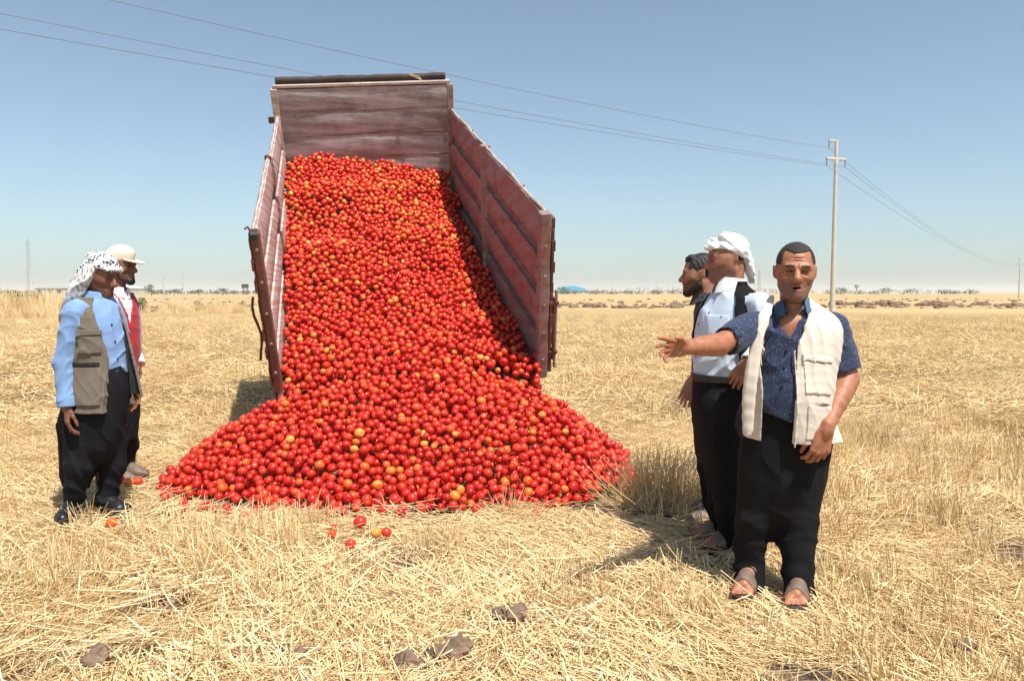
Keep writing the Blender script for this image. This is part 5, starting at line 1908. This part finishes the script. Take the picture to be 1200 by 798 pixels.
# ================================================================== FAR THINGS
m_conc = plain('pale_concrete', (.52, .49, .44), .85, .12, 3, 0, 30, .2)
m_steel = plain('galvanised_steel', (.36, .37, .38), .5, .15, 6, .4)
m_insul = plain('grey_insulator', (.22, .22, .23), .4)
m_wire = plain('dull_aluminium_wire', (.17, .17, .18), .6, .1, 4, .3, bstr=0)
m_leaf = plain('dusty_leaves', (.060, .080, .035), .8, .5, 3, 0, 20, .3)
m_leaf2 = plain('dry_green_leaves', (.095, .115, .040), .8, .5, 3, 0, 20, .3)
m_bark = plain('grey_bark', (.14, .105, .075), .9)
m_soil = plain('dry_clods', (.20, .135, .09), .95, .45, 2.2, 0, 9, .6)
m_wall = plain('pale_plaster', (.55, .52, .48), .9, .2, .05)
m_bluemetal = plain('bright_blue_sheet_roof', (.09, .42, .66), .5, .1, .05)
m_teal = plain('pale_teal_sheet_roof', (.50, .60, .62), .5, .12, .05)
m_dark = plain('dark_opening', (.05, .05, .055), .6)
m_stone = plain('purple_brown_stone', (.19, .125, .085), .9, .45, 14, 0, 40, .5)
m_plastic = plain('faded_blue_plastic', (.16, .33, .50), .5, .2, 5)

def gxy(px, py):
    p = at(px, py, 10.0) - np.array([0, 0, CAMZ])
    p = p * (CAMZ / -p[2])
    return float(p[0]), float(p[1])
def px_at(px, D):
    return (px - 600) / FPX * D

# ---- utility poles and the three wires
def pole(px, D, h, label):
    x = px_at(px, D)
    o = thing('utility_pole', label, 'utility pole', (x, D, float(gz(x, D))), 0, 'concrete poles carrying the power line')
    MB().tube([(0, 0, -.5), (0, 0, h * .5), (0, 0, h - .3)], [.21, .17, .125], 12).build('shaft', m_conc, o)
    d = Vector((.90, .28, 0))
    arm = MB()
    zc = h - 1.75
    M = Matrix.Translation((0, 0, zc)) @ Matrix.Rotation(math.atan2(d.y, d.x), 4, 'Z')
    arm.box((-.95, -.09, -.09), (.95, .09, .09), M, .03)
    arm.tube([tuple(M @ Vector((0, 0, -.45))), tuple(M @ Vector((.55, 0, -.05)))], .03, 6).tube([tuple(M @ Vector((0, 0, -.45))), tuple(M @ Vector((-.55, 0, -.05)))], .03, 6)
    arm.build('crossarm', m_conc, o)
    M2 = Matrix.Translation((0, 0, h - .35)) @ Matrix.Rotation(math.atan2(d.y, d.x), 4, 'Z')
    MB().box((-.75, -.08, -.07), (.20, .08, .07), M2, .03).build('top_bracket', m_conc, o)
    tips = []
    for mm, xx in ((M, -.88), (M, .88), (M2, -.70)):
        a = mm @ Vector((xx, 0, -.09))
        ins = MB()
        for k in range(5):
            ins.disc_lathe([(0, 0), (.06, -.01), (.065, -.05), (.025, -.07), (.025, -.11), (0, -.11)], Matrix.Translation((a.x, a.y, a.z - .10 * k)), 8)
        ins.build('insulator', m_insul, o)
        tips.append(Vector((x, D, 0)) + Vector((a.x, a.y, a.z - .52)))
    return tips
t1 = pole(975, 62, 13.9, 'tall pale concrete utility pole rising behind the cream vest man')
t2 = pole(1193, 205, 11.2, 'small far utility pole at the right edge of the field')
far_end = [(-47.5, 13.5, 13.9), (-44, 9, 13.9), (-50, 16, 14.6)]
def cable(a, b, sag, n=40):
    return [Vector(a).lerp(Vector(b), i / n) - Vector((0, 0, sag * 4 * (i / n) * (1 - i / n))) for i in range(n + 1)]
ends = [at(0, 45, 24.5), at(0, 12, 25.5), at(135, 0, 27.0)]
labs = ['lowest of the three thin wires crossing the sky to the pole', 'middle one of three thin wires crossing the sky to the pole', 'topmost thin wire crossing the sky from the top bracket of the pole']
for k, (a, e, c2_) in enumerate(zip((t1[0], t1[1], t1[2]), ends, t2)):
    e = Vector(tuple(map(float, e)))
    far = a + (e - a) * 1.35
    far.z = max(far.z, e.z)
    p1 = cable(a, far, .35 + .1 * k)
    p2 = cable(a, c2_, 2.2 + .5 * k)
    o = MB().tube(p1[::-1] + p2[1:], .013, 5).build('power_wire', m_wire)
    tag(o, labs[k], 'wire', 'wires of the power line')

def lattice(px, D, h, wd, label, name='lattice_mast'):
    x = px_at(px, D)
    o = MB()
    n = max(6, int(h / wd / 1.3))
    for sx in (-1, 1):
        for sy in (-1, 1):
            o.tube([(sx * wd / 2, sy * wd / 2, 0), (sx * wd * .2, sy * wd * .2, h)], .055, 4)
    for k in range(n):
        z0, z1 = h * k / n, h * (k + 1) / n
        w0, w1 = wd / 2 * (1 - .6 * k / n), wd / 2 * (1 - .6 * (k + 1) / n)
        for a, b_ in (((-w0, -w0), (w1, -w1)), ((w0, w0), (-w1, w1)), ((-w0, w0), (-w1, -w1)), ((w0, -w0), (w1, w1))):
            o.tube([(*a, z0), (*b_, z1)], .032, 3)
    o.tube([(0, 0, h), (0, 0, h * 1.06)], .08, 4)
    ob = o.build(name, m_steel)
    ob.location = (x, D, 0)
    return tag(ob, label, 'mast')
lattice(36, 290, 21, 1.5, 'tall lattice mast standing on the horizon above the left bush')
lattice(889, 420, 13.5, 1.3, 'thin mast on the horizon right of the white scarf tail')
x = px_at(1003, 600)
o = thing('water_tower', 'small tower on the horizon right of the big pole', 'tower', (x, 600, 0))
MB().tube([(0, 0, 0), (0, 0, 5)], .6, 8).build('stem', m_conc, o)
MB().disc_lathe([(0, 5), (1.6, 5.4), (1.6, 7.4), (0, 8.2)], Matrix.Identity(4), 12).build('tank', m_steel, o)
x = px_at(288, 520)
o = thing('watch_tower', 'small dark tower on stilts on the horizon just left of the truck', 'tower', (x, 520, 0))
for a in ((-1.4, -1.2), (1.4, -1.2), (-1.4, 1.2), (1.4, 1.2)):
    MB().tube([(a[0], a[1], 0), (a[0] * .85, a[1] * .85, 5)], .22, 5).build('leg', m_dark, o)
MB().box((-1.9, -1.6, 4.6), (1.9, 1.6, 7.2), None, .1).build('cabin', m_dark, o)
MB().box((-2.2, -1.9, 7.22), (2.2, 1.9, 7.5), None, .05).build('roof', m_teal, o)

# ---- buildings
def shed(px0, px1, D, h, roofh, mat_roof, label, name, arch=False):
    x0, x1 = px_at(px0, D), px_at(px1, D)
    o = thing(name, label, 'building', ((x0 + x1) / 2, D, 0))
    w_ = (x1 - x0) / 2
    MB().box((-w_, 0, -.5), (w_, 22, h)).build('wall', m_wall, o)
    r = MB()
    n = 14 if arch else 2
    prof = [(-w_ - .5 + (2 * w_ + 1) * i / n, h + .02 + roofh * (math.sin(math.pi * i / n) if arch else (1 - abs(2 * i / n - 1)))) for i in range(n + 1)]
    V = [(a, y, z) for y in (-.6, 22.6) for a, z in prof] + [(a, y, h - .0 + .02) for y in (-.6, 22.6) for a, z in (prof[0], prof[-1])]
    m = n + 1
    r.add(V, [(i, i + 1, m + i + 1, m + i) for i in range(n)] + [tuple(range(m))[::-1], tuple(range(m, 2 * m))])
    r.build('roof', mat_roof, o)
    k = 0
    for i in range(int(2 * w_ / 6)):
        MB().box((-w_ + 2 + i * 6, -.06, .2 if i % 3 == 0 else 1.2), (-w_ + 4.4 + i * 6, -.003, h * .72)).build('opening', m_dark, o)
shed(648, 691, 760, 3.0, 5.2, m_bluemetal, 'bright blue roofed hall on the horizon right of the truck', 'hall', True)
shed(42, 112, 480, 4.2, 2.2, m_teal, 'long low building with pale roof on the left horizon', 'shed')
shed(118, 152, 520, 4.4, 2.6, m_teal, 'low pale roofed building between the two men on the left horizon', 'shed')
# the town: hundreds of small pale blocks on a far slope
rt2 = random.Random(5)
tb = MB()
for k in range(330):
    px = rt2.uniform(690, 930) if k % 3 else rt2.uniform(560, 1000)
    D = rt2.uniform(2300, 3300)
    x, hh = px_at(px, D), rt2.uniform(7, 17)
    z0 = (D - 2300) * .014 * max(0, 1 - abs(px - 790) / 160)
    sx, sy = rt2.uniform(5, 14), rt2.uniform(5, 10)
    tb.box((x - sx, D, z0 - 14), (x + sx, D + 2 * sy, z0 + hh))
tag(tb.build('distant_town', m_wall), 'pale blocks of a far town along the horizon', kind='stuff')
hv = []
for i in range(60):
    for j in range(8):
        px, D = 470 + 640 * i / 59, 2250 + 1700 * j / 7
        u = max(0, 1 - abs(px - 790) / 300)
        hv.append((px_at(px, D), D, -3 + (D - 2250) * .016 * u * u * (3 - 2 * u) + 4 * math.sin(i * .5) * u * (j / 7)))
hf_ = np.array([(i * 8 + j, (i + 1) * 8 + j, (i + 1) * 8 + j + 1, i * 8 + j + 1) for i in range(59) for j in range(7)])
tag(link('hills', mesh_np('hills', hv, hf_, [plain('dry_hill', (.36, .27, .17), .95, .2, .004, bstr=0)], True)), kind='structure')

# ---- trees and bushes
def leaf_clumps(mb, c, r, n, s, seed):
    q = random.Random(seed)
    for _ in range(n):
        while True:
            v = Vector((q.uniform(-1, 1), q.uniform(-1, 1), q.uniform(-1, 1)))
            if .25 < v.length < 1:
                break
        v = v * (1 + .25 * math.sin(v.x * 5 + seed) * math.cos(v.z * 6))
        p = Vector(c) + Vector((v.x * r[0], v.y * r[1], v.z * r[2]))
        a, b_ = Vector((q.gauss(0, 1), q.gauss(0, 1), q.gauss(0, 1))).normalized(), Vector((q.gauss(0, 1), q.gauss(0, 1), q.gauss(0, 1))).normalized()
        e = s * q.uniform(.5, 1.4)
        mb.add([p - a * e, p + b_ * e * .5, p + a * e, p - b_ * e * .5], [(0, 1, 2, 3)])
def tree(px, D, h, wd, label, mat, seed, group='trees on the horizon', name='tree', cat='tree'):
    x = px_at(px, D)
    o = thing(name, label, cat, (x, D, 0), 0, group)
    t_ = MB().tube([(0, 0, -.2), (.05 * h, 0, h * .35), (.02 * h, 0, h * .7)], [h * .04, h * .028, h * .01], 6)
    for k in range(4):
        a = k * 1.7 + seed
        t_.tube([(.04 * h, 0, h * (.28 + .07 * k)), (.3 * wd * math.cos(a), .3 * wd * math.sin(a), h * (.55 + .07 * k))], [h * .018, h * .006], 5)
    t_.build('trunk', m_bark, o)
    cr = MB()
    q = random.Random(seed)
    for k in range(7):
        leaf_clumps(cr, (q.uniform(-.32, .32) * wd, q.uniform(-.3, .3) * wd, h * q.uniform(.42, .82)), (wd * .30, wd * .30, h * .22), 60, h * .06, seed * 9 + k)
    cr.build('crown', mat, o)
for k, (px, D, h, wd, lab) in enumerate((
        (178, 430, 6.2, 7, 'darkest round tree on the left horizon beside the capped man'), (205, 470, 4.6, 9, 'low spreading tree on the left horizon behind the bare sapling'),
        (233, 450, 4.2, 8, 'low green tree midway between the sapling and the truck'), (262, 480, 4.6, 9, 'green tree on the horizon left of the small dark tower'),
        (661, 560, 6.0, 9, 'dark tree in front of the blue roofed hall'), (1068, 640, 5.5, 12, 'wide dark tree on the horizon midway between the two poles'),
        (1040, 620, 5.8, 12, 'dark tree on the horizon right of the small tower'), (985, 600, 6.0, 10, 'dark tree on the horizon at the foot of the big pole'))):
    tree(px, D, h, wd, lab, m_leaf, 7 + k)
tl_ = MB()
for k in range(230):
    q = rt2.random()
    px = rt2.choice((rt2.uniform(150, 310), rt2.uniform(960, 1140), rt2.uniform(640, 820), rt2.uniform(-20, 60)))
    D = rt2.uniform(650, 900)
    h = rt2.uniform(2.2, 4.8)
    leaf_clumps(tl_, (px_at(px, D), D, h * .5), (rt2.uniform(3, 7), 3, h * .55), 26, .9, 400 + k)
tag(tl_.build('tree_line', m_leaf), 'thin dark line of far trees along the horizon', kind='stuff')
# green bush and dry reeds on the bank at the left
def bush(px, D, h, wd, label, mat, seed):
    x = px_at(px, D)
    o = thing('bush', label, 'bush', (x, D, float(gz(x, D))), 0, 'green bushes on the bank at left')
    s_ = MB()
    for k in range(7):
        a = k * 1.1 + seed
        s_.tube([(0, 0, -.1), (wd * .2 * math.cos(a), wd * .2 * math.sin(a), h * .4), (wd * .38 * math.cos(a), wd * .38 * math.sin(a), h * .8)], [.03, .02, .008], 5)
    s_.build('stem', m_bark, o)['kind'] = 'stuff'
    f_ = MB()
    q = random.Random(seed)
    for k in range(10):
        leaf_clumps(f_, (q.uniform(-.42, .42) * wd, q.uniform(-.4, .4) * wd, h * q.uniform(.35, .75)), (wd * .24, wd * .24, h * .26), 90, .085, seed * 5 + k)
    f_.build('foliage', mat, o)
bush(33, 56, 1.75, 2.5, 'leafy green bush below the lattice mast at left', m_leaf2, 3)
bush(4, 58, 1.4, 1.8, 'small green bush cut by the left edge', m_leaf2, 4)
bush(159, 58, 1.2, 1.3, 'low green bush just right of the capped man', m_leaf2, 5)
reed = [tuft_mesh(60, 500 + k, .5, 1.35, .5, .22, .010) for k in range(3)]
RP = []
for _ in range(260):
    D = rt2.uniform(42, 66)
    px = rt2.choice((rt2.uniform(-60, 78), rt2.uniform(-60, 60), rt2.uniform(150, 300)))
    if px > 100 and D < 55:
        continue
    RP.append((px_at(px, D), D))
RP = np.array(RP)
scatter('dry_reeds', reed, lift(RP), RNG.uniform(0, 6.28, len(RP)), np.where(RP[:, 0] < px_at(100, 55), RNG.uniform(.8, 1.5, len(RP)), RNG.uniform(.4, .8, len(RP))), .08, 'tall dry grass on the bank at the far left')
def sapling(px, D, h, label, seed):
    x = px_at(px, D)
    q = random.Random(seed)
    o = thing('bare_sapling', label, 'sapling', (x, D, float(gz(x, D))), 0, 'bare dry stems on the left bank')
    MB().tube([(0, 0, -.2), (.05, 0, h * .5), (-.03, 0, h)], [.05, .04, .015], 6).build('stem', m_conc, o)
    tw = MB()
    for k in range(9):
        z = h * (.35 + .065 * k)
        a = k * 2.3
        tw.tube([(0, 0, z), (.28 * math.cos(a), .28 * math.sin(a), z + .3)], [.018, .007], 4)
    tw.build('twig', m_conc, o)['kind'] = 'stuff'
sapling(192, 62, 2.9, 'bare pale sapling with twigs on the bank right of the capped man', 1)
sapling(215, 74, 3.3, 'tallest thin bare stem left of the truck against the sky', 2)
# blue plastic scrap
x, y = gxy(59, 369)
V = [(.55 * (i / 6 - .5) * 2 * (1 + .2 * math.sin(j * 2)), .3 * (j / 3 - .5) * 2, .06 + .28 * abs(math.sin(i * 1.3 + j * 1.9)) * (1 if 0 < i < 6 else .1)) for i in range(7) for j in range(4)]
V2 = [(a, b_, c_ - .012) for a, b_, c_ in V]
q_ = [(i * 4 + j, (i + 1) * 4 + j, (i + 1) * 4 + j + 1, i * 4 + j + 1) for i in range(6) for j in range(3)]
o = link('plastic_sheet', mesh_np('plastic_sheet', V + V2, q_ + [tuple(28 + k for k in f[::-1]) for f in q_], [m_plastic]))
o.location = (x, y, float(gz(x, y)))
tag(o, 'scrap of blue plastic on the straw behind the checked headscarf man', 'plastic')

# ---- mounds of clods, stones
def lump(r, seed, n=9, m=6, rough=.35):
    V, F_ = [], []
    for i in range(m + 1):
        th = math.pi * i / m
        for j in range(n):
            a = 2 * math.pi * j / n
            V.append((math.sin(th) * math.cos(a), math.sin(th) * math.sin(a), math.cos(th)))
    V = np.array(V)
    d = 1 + rough * (vnoise(V, 1.6, seed) - .5) * 2 + rough * .5 * (vnoise(V, 3.7, seed + 1) - .5) * 2
    V = V * d[:, None] * np.array(r)
    F_ = [(i * n + j, (i + 1) * n + j, (i + 1) * n + (j + 1) % n, i * n + (j + 1) % n) for i in range(m) for j in range(n)]
    return V, F_
def mound(px, py, wpx, hpx, seed, lab):
    x, D = gxy(px, py)
    q = random.Random(seed)
    w_, h_ = wpx / FPX * D, hpx / FPX * D
    mb = MB()
    for k in range(16):
        u = q.uniform(-.5, .5)
        s_ = h_ * q.uniform(.35, .75) * (1.1 - abs(u))
        V, F_ = lump((s_ * q.uniform(.8, 1.9), s_ * 1.2, s_ * q.uniform(.6, 1)), seed * 31 + k, 8, 5, .5)
        mb.add(V + np.array([u * w_, q.uniform(-.3, .3) * w_ * .4, s_ * .35]), F_)
    o = mb.build('soil_mound', m_soil)
    o.location = (x, D, float(gz(x, D)))
    return tag(o, lab, 'soil heap', 'heaps of clods along the far edge of the stubble')
MS = (((177, 365, 18, 7), (197, 364, 34, 8), (242, 363, 18, 5), (268, 363, 26, 8)), ((664, 358, 22, 4), (697, 360, 26, 7), (733, 361, 30, 6), (766, 360, 34, 5), (797, 358, 24, 5)),
      ((986, 357, 22, 7), (1008, 357, 18, 6), (1040, 357, 30, 7), (1086, 358, 24, 7), (1108, 358, 26, 6), (1150, 357, 26, 4), (1186, 358, 26, 6)))
for row_, place in zip(MS, ('between the capped man and the truck', 'between the truck and the bearded man', 'right of the tall utility pole')):
    for k, (px, py, w_, h_) in enumerate(row_):
        mound(px, py, w_, h_, 40 + k + px, f'{rank(k, len(row_))} far clod heap {place}')
cl = MB()
for k in range(230):
    D = 1500 / rt2.uniform(8, 20)
    px = rt2.choice((rt2.uniform(150, 300), rt2.uniform(645, 830), rt2.uniform(960, 1230), rt2.uniform(960, 1230)))
    s_ = rt2.uniform(.08, .32)
    V, F_ = lump((s_ * 1.6, s_, s_ * .8), 900 + k, 6, 4, .5)
    x = px_at(px, D)
    cl.add(V + np.array([x, D, float(gz(x, D)) + s_ * .2]), F_)
tag(cl.build('soil_clods', m_soil), 'scattered dark clods in the far stubble', kind='stuff')
for k, (px, py, r, lab) in enumerate(((598, 738, .085, 'brown stone half buried in straw, largest at the bottom centre'), (531, 780, .095, 'flat purple brown stone at the bottom edge, centre'),
                                     (478, 792, .07, 'small brown stone at the bottom edge left of the flat one'), (343, 776, .055, 'small stone in the straw at the lower left'),
                                     (1128, 770, .05, 'small dark stone among the stubble at lower right'), (118, 786, .06, 'brown stone in the bottom left corner of the field'))):
    x, y = gxy(px, py)
    V, F_ = lump((r * .95, r * .75, r * .75), 60 + k, 18, 12, .55)
    o = link('stone', mesh_np('stone', V, F_, [m_stone], False))
    o.location = (x, y, float(gz(x, y)) + .055)
    tag(o, lab, 'stone', 'stones showing through the straw')

# ---- haze over the plain
m_haze = bpy.data.materials.new('haze_air')
m_haze.use_nodes = True
t = m_haze.node_tree
t.nodes.remove(t.nodes['Principled BSDF'])
pv = t.nodes.new('ShaderNodeVolumePrincipled')
pv.inputs['Color'].default_value = (.89, .92, .975, 1)
pv.inputs['Density'].default_value = 0.00019
pv.inputs['Anisotropy'].default_value = .12
t.links.new(pv.outputs[0], t.nodes['Material Output'].inputs['Volume'])
hz_ = MB().box((-9500, -300, -12), (9500, 9600, 60)).build('haze', m_haze)
tag(hz_, kind='stuff')
